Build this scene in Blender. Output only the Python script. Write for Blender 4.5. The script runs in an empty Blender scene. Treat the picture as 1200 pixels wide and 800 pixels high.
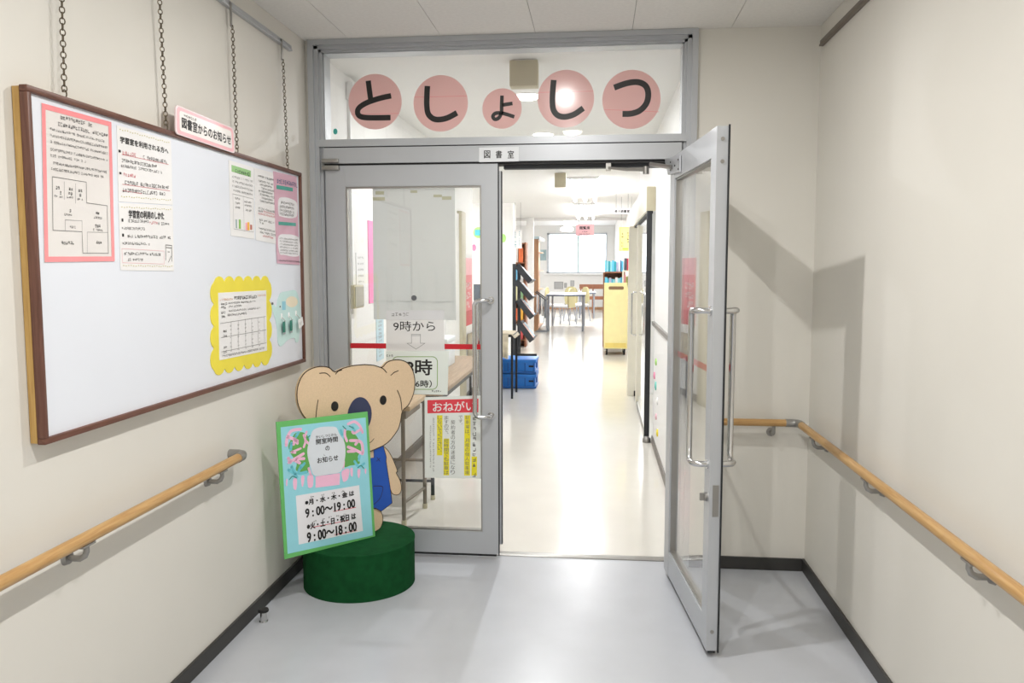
import bpy, bmesh, math, random
from mathutils import Vector, Matrix
random.seed(7)
scene = bpy.context.scene
COL = scene.collection
# ------------------------------------------------------------------ camera
FPX, YAW, PITCH, ROLL = 956.27, 0.1035, 0.0891, 0.0006
CAM = Vector((0.0, 0.0, 1.4675))
D, XL, XR, ZC = 3.989, -1.437, 1.016, 2.579        # end wall, left wall, right wall, ceiling
fwd = Vector((-math.sin(YAW) * math.cos(PITCH), math.cos(YAW) * math.cos(PITCH), -math.sin(PITCH)))
rt0 = Vector((math.cos(YAW), math.sin(YAW), 0.0))
dn0 = fwd.cross(rt0)
RT = rt0 * math.cos(ROLL) + dn0 * math.sin(ROLL)
DN = -rt0 * math.sin(ROLL) + dn0 * math.cos(ROLL)
cd = bpy.data.cameras.new('camera')
cd.sensor_width = 36.0
cd.lens = FPX * 36.0 / 1200.0
cd.clip_start, cd.clip_end = 0.02, 200
cam = bpy.data.objects.new('camera', cd)
COL.objects.link(cam)
cam.matrix_world = Matrix(((RT.x, -DN.x, -fwd.x, CAM.x), (RT.y, -DN.y, -fwd.y, CAM.y), (RT.z, -DN.z, -fwd.z, CAM.z), (0, 0, 0, 1)))
scene.camera = cam
# ------------------------------------------------------------------ world and exposure
world = bpy.data.worlds.new('world')
scene.world = world
world.use_nodes = True
world.node_tree.nodes['Background'].inputs[0].default_value = (0.86, 0.93, 1.0, 1)
world.node_tree.nodes['Background'].inputs[1].default_value = 4.0
vs = scene.view_settings
vs.view_transform = 'Standard'
vs.look = 'None'
vs.gamma = 1.0
vs.use_curve_mapping = False
vs.exposure = 0.02
scene.cycles.use_denoising = True
scene.cycles.max_bounces = 10
scene.cycles.diffuse_bounces = 5
scene.cycles.glossy_bounces = 5
scene.cycles.transparent_max_bounces = 16
scene.cycles.sample_clamp_indirect = 6.0
W_DOWN, W_HALL, W_TUBE = 20.5, 21.0, 37.0             # watts: corridor downlights, hall downlights, tube fixtures

# ------------------------------------------------------------------ pixel measurements of the photograph -> points on known planes
def ray(u, v): return RT * ((u - 600) / FPX) + DN * ((v - 400) / FPX) + fwd
def on_plane(u, v, O, n):
    r = ray(u, v)
    return CAM + r * ((O - CAM).dot(n) / r.dot(n))
def at_x(u, v, x): return on_plane(u, v, Vector((x, 0, 0)), Vector((1, 0, 0)))
def at_y(u, v, y): return on_plane(u, v, Vector((0, y, 0)), Vector((0, 1, 0)))
def at_z(u, v, z): return on_plane(u, v, Vector((0, 0, z)), Vector((0, 0, 1)))

# ------------------------------------------------------------------ materials
def lin(c):
    return tuple((x / 255 / 12.92) if x / 255 <= 0.04045 else ((x / 255 + 0.055) / 1.055) ** 2.4 for x in c) + (1.0,)
MATS = {}
def mat(name, rgb, rough=0.6, metal=0.0, var=0.04, vscale=8.0, bump=0.0, bscale=200.0, spec=0.5, emit=None, estr=0.0, coat=0.0):
    if name in MATS: return MATS[name]
    m = bpy.data.materials.new(name); m.use_nodes = True
    nt = m.node_tree; b = nt.nodes['Principled BSDF']
    b.inputs['Roughness'].default_value = rough
    b.inputs['Metallic'].default_value = metal
    b.inputs['Specular IOR Level'].default_value = spec
    if coat: b.inputs['Coat Weight'].default_value = coat; b.inputs['Coat Roughness'].default_value = 0.06
    tc = nt.nodes.new('ShaderNodeTexCoord')
    nz = nt.nodes.new('ShaderNodeTexNoise'); nz.inputs['Scale'].default_value = vscale; nz.inputs['Detail'].default_value = 4
    nt.links.new(tc.outputs['Object'], nz.inputs['Vector'])
    cr = nt.nodes.new('ShaderNodeValToRGB')
    c = lin(rgb)
    cr.color_ramp.elements[0].position = 0.3; cr.color_ramp.elements[1].position = 0.7
    cr.color_ramp.elements[0].color = tuple(max(0, x * (1 - var)) for x in c[:3]) + (1,)
    cr.color_ramp.elements[1].color = tuple(min(1, x * (1 + var)) for x in c[:3]) + (1,)
    nt.links.new(nz.outputs['Fac'], cr.inputs['Fac'])
    nt.links.new(cr.outputs['Color'], b.inputs['Base Color'])
    if bump:
        n2 = nt.nodes.new('ShaderNodeTexNoise'); n2.inputs['Scale'].default_value = bscale; n2.inputs['Detail'].default_value = 3
        nt.links.new(tc.outputs['Object'], n2.inputs['Vector'])
        bp = nt.nodes.new('ShaderNodeBump'); bp.inputs['Strength'].default_value = bump; bp.inputs['Distance'].default_value = 0.002
        nt.links.new(n2.outputs['Fac'], bp.inputs['Height'])
        nt.links.new(bp.outputs['Normal'], b.inputs['Normal'])
    if emit:
        b.inputs['Emission Color'].default_value = lin(emit); b.inputs['Emission Strength'].default_value = estr
    MATS[name] = m
    return m
def wood(name, c1, c2, axis, scale=14.0, rough=0.45):
    m = mat(name, c1, rough)
    nt = m.node_tree; b = nt.nodes['Principled BSDF']
    tc = nt.nodes.new('ShaderNodeTexCoord'); mp = nt.nodes.new('ShaderNodeMapping')
    s = [scale] * 3; s[axis] = scale * 0.06
    mp.inputs['Scale'].default_value = s
    nz = nt.nodes.new('ShaderNodeTexNoise'); nz.inputs['Scale'].default_value = 6; nz.inputs['Detail'].default_value = 6; nz.inputs['Distortion'].default_value = 0.6
    cr = nt.nodes.new('ShaderNodeValToRGB')
    cr.color_ramp.elements[0].position = 0.35; cr.color_ramp.elements[1].position = 0.65
    cr.color_ramp.elements[0].color = lin(c2); cr.color_ramp.elements[1].color = lin(c1)
    nt.links.new(tc.outputs['Object'], mp.inputs['Vector']); nt.links.new(mp.outputs['Vector'], nz.inputs['Vector'])
    nt.links.new(nz.outputs['Fac'], cr.inputs['Fac']); nt.links.new(cr.outputs['Color'], b.inputs['Base Color'])
    return m
def glass(name, tint=(0.98, 0.985, 0.982), gl=1.0):
    m = bpy.data.materials.new(name); m.use_nodes = True
    nt = m.node_tree; nt.nodes.clear()
    out = nt.nodes.new('ShaderNodeOutputMaterial'); mx = nt.nodes.new('ShaderNodeMixShader')
    tr = nt.nodes.new('ShaderNodeBsdfTransparent'); tr.inputs[0].default_value = tint + (1,)
    g = nt.nodes.new('ShaderNodeBsdfGlossy'); g.inputs['Roughness'].default_value = 0.0
    g.inputs['Color'].default_value = (gl, gl, gl, 1)
    lw = nt.nodes.new('ShaderNodeLayerWeight')       # Schlick: 0.04 + 0.96 (1 - cos)^5, the same from both sides of the thin pane
    pw = nt.nodes.new('ShaderNodeMath'); pw.operation = 'POWER'; pw.inputs[1].default_value = 5.0
    ma = nt.nodes.new('ShaderNodeMath'); ma.operation = 'MULTIPLY_ADD'; ma.inputs[1].default_value = 0.96; ma.inputs[2].default_value = 0.04
    nt.links.new(lw.outputs['Facing'], pw.inputs[0]); nt.links.new(pw.outputs[0], ma.inputs[0])
    nt.links.new(ma.outputs[0], mx.inputs[0]); nt.links.new(tr.outputs[0], mx.inputs[1]); nt.links.new(g.outputs[0], mx.inputs[2])
    nt.links.new(mx.outputs[0], out.inputs[0])
    MATS[name] = m
    return m
def sheet_film(name, rgb, opacity, rough=0.5):
    # thin paper that lets part of the light through
    m = bpy.data.materials.new(name); m.use_nodes = True
    nt = m.node_tree; b = nt.nodes['Principled BSDF']; out = nt.nodes['Material Output']
    b.inputs['Base Color'].default_value = lin(rgb); b.inputs['Roughness'].default_value = rough
    tl = nt.nodes.new('ShaderNodeBsdfTranslucent'); tl.inputs[0].default_value = lin(rgb)
    mx = nt.nodes.new('ShaderNodeMixShader'); mx.inputs[0].default_value = 1 - opacity
    nt.links.new(b.outputs[0], mx.inputs[1]); nt.links.new(tl.outputs[0], mx.inputs[2]); nt.links.new(mx.outputs[0], out.inputs[0])
    MATS[name] = m
    return m

M_WALL = mat('wall_paint', (220, 217, 209), 0.55, var=0.012, vscale=3, bump=0.06, bscale=350)
M_WALL_LIB = mat('library_wall_paint', (240, 239, 237), 0.5, var=0.01, vscale=2)
M_CEIL = mat('ceiling_board', (228, 226, 222), 0.8, var=0.03, vscale=60, bump=0.15, bscale=160)
M_GAP = mat('ceiling_gap', (120, 117, 112), 0.9)
M_FLOOR = mat('corridor_vinyl', (184, 187, 193), 0.28, var=0.03, vscale=5, bump=0.02, bscale=30)
M_FLOOR_LIB = mat('library_vinyl', (224, 220, 211), 0.13, var=0.02, vscale=4, bump=0.02, bscale=20)
M_BASE = mat('black_rubber_base', (52, 51, 49), 0.5, var=0.06)
M_BASE_LIB = mat('grey_rubber_base', (118, 112, 106), 0.5)
M_ALU = mat('aluminium', (182, 185, 189), 0.36, 0.25, var=0.03, vscale=3)
M_ALU_D = mat('aluminium_shadow_gap', (70, 72, 76), 0.6, 0.2)
M_STEEL = mat('stainless', (205, 205, 205), 0.16, 1.0, var=0.02)
M_STEEL_B = mat('brushed_steel', (160, 158, 154), 0.38, 0.9, var=0.03)
M_BLACK = mat('black_rubber', (22, 22, 24), 0.6)
M_GASKET = mat('black_gasket', (28, 30, 33), 0.55)
M_GLASS = glass('pane_glass')
M_GLASS_WIN = glass('window_pane_glass', (0.99, 0.99, 0.99))
M_WHITEB = mat('whiteboard_face', (226, 230, 238), 0.28, var=0.008, vscale=2)
M_FRAME = wood('brown_frame_wood', (112, 74, 60), (92, 58, 46), 1, 20)
M_FRAMEV = wood('brown_frame_wood_upright', (112, 74, 60), (92, 58, 46), 2, 20)
M_TAN = wood('tan_edge_wood', (196, 160, 96), (176, 138, 78), 2, 20)
M_RAIL = wood('oak_handrail', (196, 158, 104), (178, 136, 82), 1, 22, 0.35)
M_RAILX = wood('oak_handrail_short', (196, 158, 104), (178, 136, 82), 0, 22, 0.35)
M_BRKT = mat('grey_bracket', (150, 148, 144), 0.4, 0.5)
M_CHAIN = mat('dull_chain_steel', (110, 100, 84), 0.4, 0.85, var=0.15, vscale=60)
M_GREEN = mat('green_felt', (20, 72, 38), 0.95, var=0.14, vscale=26, bump=0.5, bscale=420, spec=0.1)
M_KOALA = mat('koala_tan', (220, 194, 160), 0.7, var=0.05, vscale=160)
M_NAVY = mat('koala_nose_navy', (56, 62, 92), 0.6)
M_KBLUE = mat('overalls_blue', (30, 84, 180), 0.65, var=0.05)
M_INK = mat('black_ink', (26, 24, 24), 0.5, var=0.0)
M_INKB = mat('brown_outline_ink', (54, 36, 26), 0.6)
M_GREY_INK = mat('grey_ink', (104, 102, 102), 0.6, var=0.0)
M_PALE_INK = mat('pale_grey_ink', (150, 150, 150), 0.6, var=0.0)
M_PINK_INK = mat('pink_ink', (214, 130, 136), 0.6, var=0.0)
M_PAPER = mat('white_paper', (236, 235, 234), 0.45, var=0.008)
M_LAMI = mat('laminated_paper', (226, 222, 218), 0.4, var=0.006, coat=0.5)
M_PINKP = mat('pink_border_paper', (242, 148, 152), 0.2)
M_PINKC = sheet_film('pink_disc_paper', (238, 208, 205), 0.5, 0.14)
M_PINKL = mat('pale_pink_paper', (236, 178, 184), 0.3)
M_RED = mat('red_tape', (196, 20, 38), 0.35)
M_REDP = mat('red_print', (220, 62, 74), 0.5)
M_YEL = mat('yellow_highlighter', (232, 220, 42), 0.6)
M_YELP = mat('yellow_card', (236, 220, 72), 0.7)
M_TEAL = mat('pale_teal_card', (202, 230, 227), 0.6)
M_TEALD = mat('dark_teal_clip', (46, 120, 104), 0.4)
M_CYAN = mat('cyan_paper', (150, 214, 226), 0.65)
M_GRN = mat('green_paper', (104, 186, 104), 0.65)
M_GRN2 = mat('leaf_green_paper', (98, 168, 84), 0.65)
M_CORAL = mat('coral_pink_paper', (242, 190, 216), 0.65)
M_OVAL = mat('pale_grey_paper', (216, 222, 228), 0.65)
M_MAUVE = mat('mauve_print', (214, 168, 186), 0.3)
M_WOODT = wood('desk_wood', (206, 180, 146), (188, 160, 126), 1, 10)
M_BRN = wood('brown_shelf_wood', (150, 96, 66), (128, 78, 52), 2, 14)
M_BRNL = wood('light_brown_panel', (186, 142, 106), (168, 124, 90), 2, 10)
M_CREAM = mat('cream_steel', (228, 222, 204), 0.4)
M_BEIGE = mat('beige_box_plastic', (198, 190, 164), 0.5)
M_CARTY = mat('cart_yellow_steel', (230, 218, 160), 0.4)
M_BLUEC = mat('blue_crate_plastic', (24, 112, 196), 0.4)
M_BLUED = mat('blue_crate_rib', (18, 92, 170), 0.4)
M_DARK = mat('dark_grey_steel', (50, 52, 56), 0.5)
M_TAUPE = mat('taupe_steel', (128, 118, 106), 0.45)
M_CLOTH = mat('cream_cloth', (204, 194, 172), 0.9, var=0.16, vscale=16)
M_LAMPW = mat('lamp_white', (245, 245, 245), 0.4)
M_DIFF = mat('lamp_diffuser', (255, 252, 245), 0.5, emit=(255, 250, 240), estr=9.0)
M_TUBE = mat('fluorescent_tube', (255, 255, 255), 0.5, emit=(255, 255, 255), estr=9.0)
M_CHAIRB = mat('chair_olive_fabric', (172, 164, 124), 0.8)
M_SEAT = mat('chair_grey_seat', (190, 188, 190), 0.6)

# ------------------------------------------------------------------ helpers
WM = {}                                              # world matrix of roots
def root(name, loc, label, cat, group=None, rz=0.0, kind=None):
    o = bpy.data.objects.new(name, None); COL.objects.link(o)
    o.empty_display_size = 0.05
    o.location = loc; o.rotation_euler = (0, 0, rz)
    o['label'] = label; o['category'] = cat
    if group: o['group'] = group
    if kind: o['kind'] = kind
    WM[o.name] = Matrix.Translation(Vector(loc)) @ Matrix.Rotation(rz, 4, 'Z')
    return o
class MB:
    """collects geometry in world coordinates; build() links it as one mesh object"""
    def __init__(s): s.v, s.f = [], []
    def add(s, vs, fs):
        k = len(s.v); s.v += [Vector(p) for p in vs]; s.f += [[k + i for i in f] for f in fs]; return s
    def box(s, x0, x1, y0, y1, z0, z1, c=0.0):
        if c <= 0:
            return s.add([(x, y, z) for z in (z0, z1) for x, y in ((x0, y0), (x1, y0), (x1, y1), (x0, y1))],
                         [(3, 2, 1, 0), (4, 5, 6, 7), (0, 1, 5, 4), (1, 2, 6, 5), (2, 3, 7, 6), (3, 0, 4, 7)])
        bm = bmesh.new(); bmesh.ops.create_cube(bm, size=1)
        for v in bm.verts: v.co = Vector(((x0 + x1) / 2 + v.co.x * (x1 - x0), (y0 + y1) / 2 + v.co.y * (y1 - y0), (z0 + z1) / 2 + v.co.z * (z1 - z0)))
        bmesh.ops.bevel(bm, geom=bm.edges[:], offset=c, segments=2, affect='EDGES', profile=0.5)
        bm.verts.index_update()
        s.add([v.co.copy() for v in bm.verts], [[v.index for v in f.verts] for f in bm.faces]); bm.free(); return s
    def prism(s, pts, d):                            # pts: planar 3D polygon counter-clockwise seen from +d; d: extrusion to the front
        n = len(pts); d = Vector(d); P = [Vector(p) for p in pts]
        return s.add(P + [p + d for p in P], [list(range(n))[::-1], list(range(n, 2 * n))] + [(i, (i + 1) % n, n + (i + 1) % n, n + i) for i in range(n)])
    def tube(s, path, r, n=10, closed=False, caps=True):
        P = [Vector(p) for p in path]; m = len(P); rings = []; prev = None
        for i, p in enumerate(P):
            a = P[(i - 1) % m] if (closed or i > 0) else p
            b = P[(i + 1) % m] if (closed or i < m - 1) else p
            t = (b - a).normalized()
            if prev is None:
                x = t.orthogonal().normalized()
            else:
                x = (prev - t * prev.dot(t)).normalized()
            prev = x; y = t.cross(x)
            rr = r[i] if isinstance(r, (list, tuple)) else r
            rings.append([p + (x * math.cos(2 * math.pi * k / n) + y * math.sin(2 * math.pi * k / n)) * rr for k in range(n)])
        vs = [v for ring in rings for v in ring]; fs = []
        for i in range(m if closed else m - 1):
            j = (i + 1) % m
            for k in range(n): fs.append((i * n + k, i * n + (k + 1) % n, j * n + (k + 1) % n, j * n + k))
        if caps and not closed: fs += [list(range(n))[::-1], [(m - 1) * n + k for k in range(n)]]
        return s.add(vs, fs)
    def lathe(s, c, prof, n=24):                     # prof: (r, z) from bottom to top, about the z axis at c
        c = Vector(c); vs = []
        for r, z in prof: vs += [c + Vector((r * math.cos(2 * math.pi * k / n), r * math.sin(2 * math.pi * k / n), z)) for k in range(n)]
        fs = []
        for i in range(len(prof) - 1):
            for k in range(n): fs.append((i * n + k, i * n + (k + 1) % n, (i + 1) * n + (k + 1) % n, (i + 1) * n + k))
        fs += [list(range(n))[::-1], [(len(prof) - 1) * n + k for k in range(n)]]
        return s.add(vs, fs)
    def build(s, name, m, parent=None, smooth=False, label=None, local=False):
        me = bpy.data.meshes.new(name)
        V = s.v
        if parent is not None and not local:
            inv = WM[parent.name].inverted(); V = [inv @ v for v in V]
        me.from_pydata([tuple(v) for v in V], [], [tuple(f) for f in s.f]); me.update()
        if smooth:
            for p in me.polygons: p.use_smooth = True
            me.set_sharp_from_angle(angle=math.radians(40))
        me.materials.append(m if not isinstance(m, str) else MATS[m])
        o = bpy.data.objects.new(name, me); COL.objects.link(o)
        if parent is not None: o.parent = parent; WM[o.name] = WM[parent.name]
        else: WM[o.name] = Matrix.Identity(4)
        if label: o['label'] = label
        return o
def tag(o, label, cat, group=None, kind=None):
    o['label'] = label; o['category'] = cat
    if group: o['group'] = group
    if kind: o['kind'] = kind
    return o
def copy_tree(o, parent=None):
    c = o.copy(); COL.objects.link(c); c.parent = parent
    for ch in [x for x in COL.objects if x.parent == o]: copy_tree(ch, c)
    return c
def part(name, m, parent, *boxes, c=0.0, label=None):
    b = MB()
    for x in boxes: b.box(*x, c=c)
    return b.build(name, m, parent, smooth=c > 0, label=label)

_tc = bpy.data.curves.new('lettering', 'FONT'); _to = bpy.data.objects.new('lettering', _tc)
_tc.resolution_u = 2
_tcache = {}
def text_mesh(body, bold=0.0, spacing=1.0, res=2):
    k = (body, bold, spacing, res)
    if k not in _tcache:
        _tc.body = body; _tc.offset = bold; _tc.space_character = spacing; _tc.space_line = 1.0; _tc.resolution_u = res
        me = bpy.data.meshes.new_from_object(_to)
        vs = [v.co.copy() for v in me.vertices]; fs = [list(p.vertices) for p in me.polygons]
        bpy.data.meshes.remove(me)
        x0, x1 = min(v.x for v in vs), max(v.x for v in vs); y0, y1 = min(v.y for v in vs), max(v.y for v in vs)
        _tcache[k] = ([((v.x - x0) / (x1 - x0), (v.y - y0) / (y1 - y0)) for v in vs], fs, (x1 - x0) / (y1 - y0))
    return _tcache[k]

class Sheet:
    """a flat sheet in space: (s, t) in 0..1, t downwards, mapped bilinearly onto four corners TL TR BR BL; n towards the viewer"""
    def __init__(s, c4, n, parent):
        s.c = [Vector(p) for p in c4]; s.n = Vector(n).normalized(); s.p = parent
        s.w = ((s.c[1] - s.c[0]).length + (s.c[2] - s.c[3]).length) / 2; s.h = ((s.c[3] - s.c[0]).length + (s.c[2] - s.c[1]).length) / 2
    def q(s, a, b, h=0.0):
        return (s.c[0] * (1 - a) + s.c[1] * a) * (1 - b) + (s.c[3] * (1 - a) + s.c[2] * a) * b + s.n * h
    def poly(s, name, pts, m, h0=0.0, h1=0.0015, parent=None, mb=None, label=None):
        P = [s.q(a, b, h0) for a, b in pts]
        ar = sum(((P[i] - P[0]).cross(P[(i + 1) % len(P)] - P[0])).dot(s.n) for i in range(len(P)))
        if ar < 0: P.reverse()
        b_ = (mb or MB()).prism(P, s.n * (h1 - h0))
        return b_ if mb else b_.build(name, m, parent or s.p, label=label)
    def rect(s, name, m, a0, b0, a1, b1, h0=0.0, h1=0.0015, parent=None, label=None):
        return s.poly(name, [(a0, b0), (a1, b0), (a1, b1), (a0, b1)], m, h0, h1, parent, label=label)
    def sheet(s, name, m, h1=0.0015, parent=None): return s.rect(name, m, 0, 0, 1, 1, 0, h1, parent)
    def border(s, name, m, w, h0=0.0016, h1=0.0021, inset=0.0, parent=None):
        a, b = w / s.w, w / s.h; i, j = inset / s.w, inset / s.h; mb = MB()
        for r in ((i, j, 1 - i, j + b), (i, 1 - j - b, 1 - i, 1 - j), (i, j + b, i + a, 1 - j - b), (1 - i - a, j + b, 1 - i, 1 - j - b)):
            s.poly('', [(r[0], r[1]), (r[2], r[1]), (r[2], r[3]), (r[0], r[3])], None, h0, h1, mb=mb)
        return mb.build(name, m, parent or s.p)
    def text(s, items, m, h=0.0022, bold=0.0, name='lettering', parent=None, label=None):
        o = None                                     # items: (body, s0, t0, s1, t1); weight comes from repeated strikes around the glyph
        for it in items:
            body, a0, b0, a1, b1 = it[:5]
            uv, fs, asp = text_mesh(body, res=10 if bold > .03 and len(body) == 1 else 3)
            em = abs(b1 - b0) * s.h; rx, ry = bold * em / s.w, bold * em / s.h; mb = MB()
            n = 0 if bold <= 0 else (12 if bold > .03 else 6)
            for k in range(-1, n):
                dx, dy = (0, 0) if k < 0 else (rx * math.cos(2 * math.pi * k / n), ry * math.sin(2 * math.pi * k / n))
                A0, A1, B0, B1 = a0 + rx, a1 - rx, b0 + ry, b1 - ry
                mb.add([s.q(A0 + x * (A1 - A0) + dx, B1 + y * (B0 - B1) + dy, h + .00002 * k) for x, y in uv], fs)
            o = mb.build(name, m, parent or s.p, label=label)
        return o
    def vtext(s, items, m, h=0.0022, bold=0.0, name='lettering', parent=None):
        for body, a0, a1, t0, pitch in items:        # items: (body, s0, s1, t0, pitch): written downwards, one character per cell
            mb = MB()
            for i, ch in enumerate(body):
                if ch in ' \u3000': continue
                uv, fs, asp = text_mesh(ch)
                cw, chh = (a1 - a0), pitch * 0.86
                if ch in '、。': ca0, ca1, cb0, cb1 = a0 + cw * 0.65, a1, t0 + i * pitch, t0 + i * pitch + chh * 0.3
                else: ca0, ca1, cb0, cb1 = a0, a1, t0 + i * pitch, t0 + i * pitch + chh
                mb.add([s.q(ca0 + x * (ca1 - ca0), cb1 + y * (cb0 - cb1), h) for x, y in uv], fs)
            mb.build(name, m, parent or s.p)
    def scribble(s, rows, m, h=0.0022, name='print', parent=None, seed=1):
        rg = random.Random(seed); mb = MB()          # small unreadable writing: strokes in cells; rows: (s0, s1, t, height)
        for a0, a1, b, hh in rows:
            cell = hh * s.h / s.w * 1.02; a = a0
            while a + cell * 0.9 <= a1:
                if rg.random() < 0.92:
                    x0, x1 = a + cell * 0.08, a + cell * 0.88
                    sw, sh = cell * 0.14, hh * 0.15
                    R = []
                    for k in range(rg.choice((2, 3, 3))):
                        y = b + hh * rg.choice((0.05, 0.3, 0.5, 0.72, 0.86)); R.append((x0 + cell * rg.uniform(0, .2), y, x1 - cell * rg.uniform(0, .2), y + sh))
                    for k in range(rg.choice((1, 2))):
                        x = x0 + cell * rg.choice((0.0, 0.3, 0.62)); R.append((x, b + hh * rg.uniform(0, .25), x + sw, b + hh * rg.uniform(.7, 1)))
                    for r in R:
                        mb.add([s.q(r[0], r[1], h), s.q(r[0], r[3], h), s.q(r[2], r[3], h), s.q(r[2], r[1], h)], [(0, 1, 2, 3)])
                a += cell
        o = mb.build(name, m, parent or s.p); o['kind'] = 'stuff'
        return o
    def lines(s, segs, w, m, h=0.0022, name='print', parent=None):
        mb = MB()                                    # segs: polylines of (s, t); w in metres
        for pl in segs:
            P = [s.q(a, b, h) for a, b in pl]
            for p, q in zip(P, P[1:]):
                d = (q - p)
                if d.length < 1e-6: continue
                d.normalize(); o = s.n.cross(d) * (w / 2); e = d * (w / 2)
                mb.add([p - o - e, q - o + e, q + o + e, p + o - e], [(0, 1, 2, 3)])
        o = mb.build(name, m, parent or s.p)
        if len(segs) > 1: o['kind'] = 'stuff'
        return o
def _ribbon(s, strokes, w, m, h=0.0022, name='lettering', parent=None, n=8, rnd=False):
    mb = MB()                                        # strokes: polylines of (s, t) swept with a width in metres
    for pl in strokes:
        P = [s.q(a, b, h) for a, b in spline(pl, n)]
        if len(P) < 2: continue
        L, R = [], []
        for i, p in enumerate(P):
            d = (P[min(i + 1, len(P) - 1)] - P[max(i - 1, 0)]).normalized(); o = s.n.cross(d) * (w / 2); L.append(p + o); R.append(p - o)
        k = len(P); mb.add(R + L, [(i, i + 1, k + i + 1, k + i) for i in range(k - 1)])
        if rnd:
            for p in (P[0], P[-1]):
                d = (P[1] - P[0]).normalized(); o = s.n.cross(d)
                mb.add([p + (d * math.cos(2 * math.pi * j / 10) + o * math.sin(2 * math.pi * j / 10)) * w / 2 for j in range(10)], [list(range(10))])
    o = mb.build(name, m, parent or s.p)
    if len(strokes) > 1 and name != 'lettering': o['kind'] = 'stuff'
    return o
Sheet.ribbon = _ribbon
def px_sheet(tl, tr, br, bl, O, n, parent):
    return Sheet([on_plane(p[0], p[1], Vector(O), Vector(n)) for p in (tl, tr, br, bl)], n, parent)
def ellipse(cx, cy, rx, ry, n=28, a0=0.0, a1=2 * math.pi):
    full = abs(a1 - a0) > 6.28
    m = n if full else n - 1
    return [(cx + rx * math.cos(a0 + (a1 - a0) * k / m), cy + ry * math.sin(a0 + (a1 - a0) * k / m)) for k in range(n)]
def spline(pts, n=5, closed=False):
    P = [Vector((p[0], p[1], 0)) for p in pts]; out = []; m = len(P)
    for i in range(m if closed else m - 1):
        p0, p1, p2, p3 = (P[(i - 1) % m] if closed or i else P[i]), P[i], P[(i + 1) % m], (P[(i + 2) % m] if closed or i + 2 < m else P[(i + 1) % m])
        for k in range(n):
            t = k / n
            q = 0.5 * ((2 * p1) + (p2 - p0) * t + (2 * p0 - 5 * p1 + 4 * p2 - p3) * t * t + (3 * p1 - p0 - 3 * p2 + p3) * t ** 3)
            out.append((q.x, q.y))
    if not closed: out.append((P[-1].x, P[-1].y))
    return out
def _st(s, u, v):
    q = on_plane(u, v, s.c[0], s.n) - s.c[0]; U = s.c[1] - s.c[0]; V = s.c[3] - s.c[0]
    uu, vv, uv, qu, qv = U.dot(U), V.dot(V), U.dot(V), q.dot(U), q.dot(V); det = uu * vv - uv * uv
    a, b = (qu * vv - qv * uv) / det, (qv * uu - qu * uv) / det
    for _ in range(8):                               # refine for the bilinear map
        e = s.q(a, b) - s.c[0] - q; eu, ev = e.dot(U), e.dot(V)
        a -= (eu * vv - ev * uv) / det; b -= (ev * uu - eu * uv) / det
    return a, b
Sheet.st = _st
# ================================================================== the setting: corridor
YB = -4.5                                            # the corridor goes on behind the viewer
b = MB().box(XL - .1, XR + .1, YB, 4.045, -.1, 0)
tag(b.build('floor', M_FLOOR), 'glossy grey vinyl corridor floor in front of the glass doors', 'floor', kind='structure')
tag(MB().box(XL - .12, XL, YB, 4.11, 0, 2.75).build('wall_left', M_WALL), 'off-white corridor wall carrying the whiteboard', 'wall', kind='structure')
tag(MB().box(XR, XR + .12, YB, 4.11, 0, 2.75).build('wall_right', M_WALL), 'bare off-white corridor wall with a handrail and door shadow', 'wall', kind='structure')
we = MB().box(.462, XR, D, 4.11, 0, 2.75).build('wall_end', M_WALL)
tag(we, 'off-white end wall stub behind the open glass door', 'wall', kind='structure')
tag(MB().box(XL, -1.417, D, 4.11, 0, 2.75).build('wall_corner', M_WALL), 'narrow wall strip between whiteboard wall and door frame', 'wall', kind='structure')
tag(MB().box(XL - .12, XR + .12, YB - .1, YB, 0, 2.75).build('wall_back', M_WALL), 'corridor wall far behind the viewer', 'wall', kind='structure')
cl = root('ceiling', (0, 0, ZC), 'white speckled ceiling boards with fine seams', 'ceiling', kind='structure')
part('backing', M_GAP, cl, (XL - .1, XR + .1, YB, 4.11, ZC + .006, ZC + .1))
# ceiling boards 455 x 910 mm; alike boards share their mesh
sx = [XL] + [-1.2104 + .455 * k for k in range(5)] + [XR]
pm = {}
for i in range(6):
    y1 = D
    while y1 > YB + .05:
        y0 = max(YB, y1 - .91)
        key = (round(sx[i + 1] - sx[i], 4), round(y1 - y0, 4))
        if key not in pm:
            w, l = key
            o = MB().box(-w / 2 + .0012, w / 2 - .0012, -l / 2 + .0012, l / 2 - .0012, 0, .008).build('ceiling_board', M_CEIL, cl, local=True)
            pm[key] = o
        else:
            o = pm[key].copy(); COL.objects.link(o); o.parent = cl
        o.location = ((sx[i] + sx[i + 1]) / 2, (y0 + y1) / 2, 0)
        y1 = y0
for nm, bx, lb in (('baseboard_left', (XL, XL + .012, YB, D, 0, .062), 'black rubber baseboard under the whiteboard wall'),
                   ('baseboard_right', (XR - .012, XR, YB, D, 0, .062), 'black rubber baseboard along the bare handrail wall'),
                   ('baseboard_end', (.462, XR - .012, D - .012, D, 0, .062), 'short black baseboard on the end wall behind the open door')):
    tag(MB().box(*bx, c=.003).build(nm, M_BASE), lb, 'baseboard', kind='structure')

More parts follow.
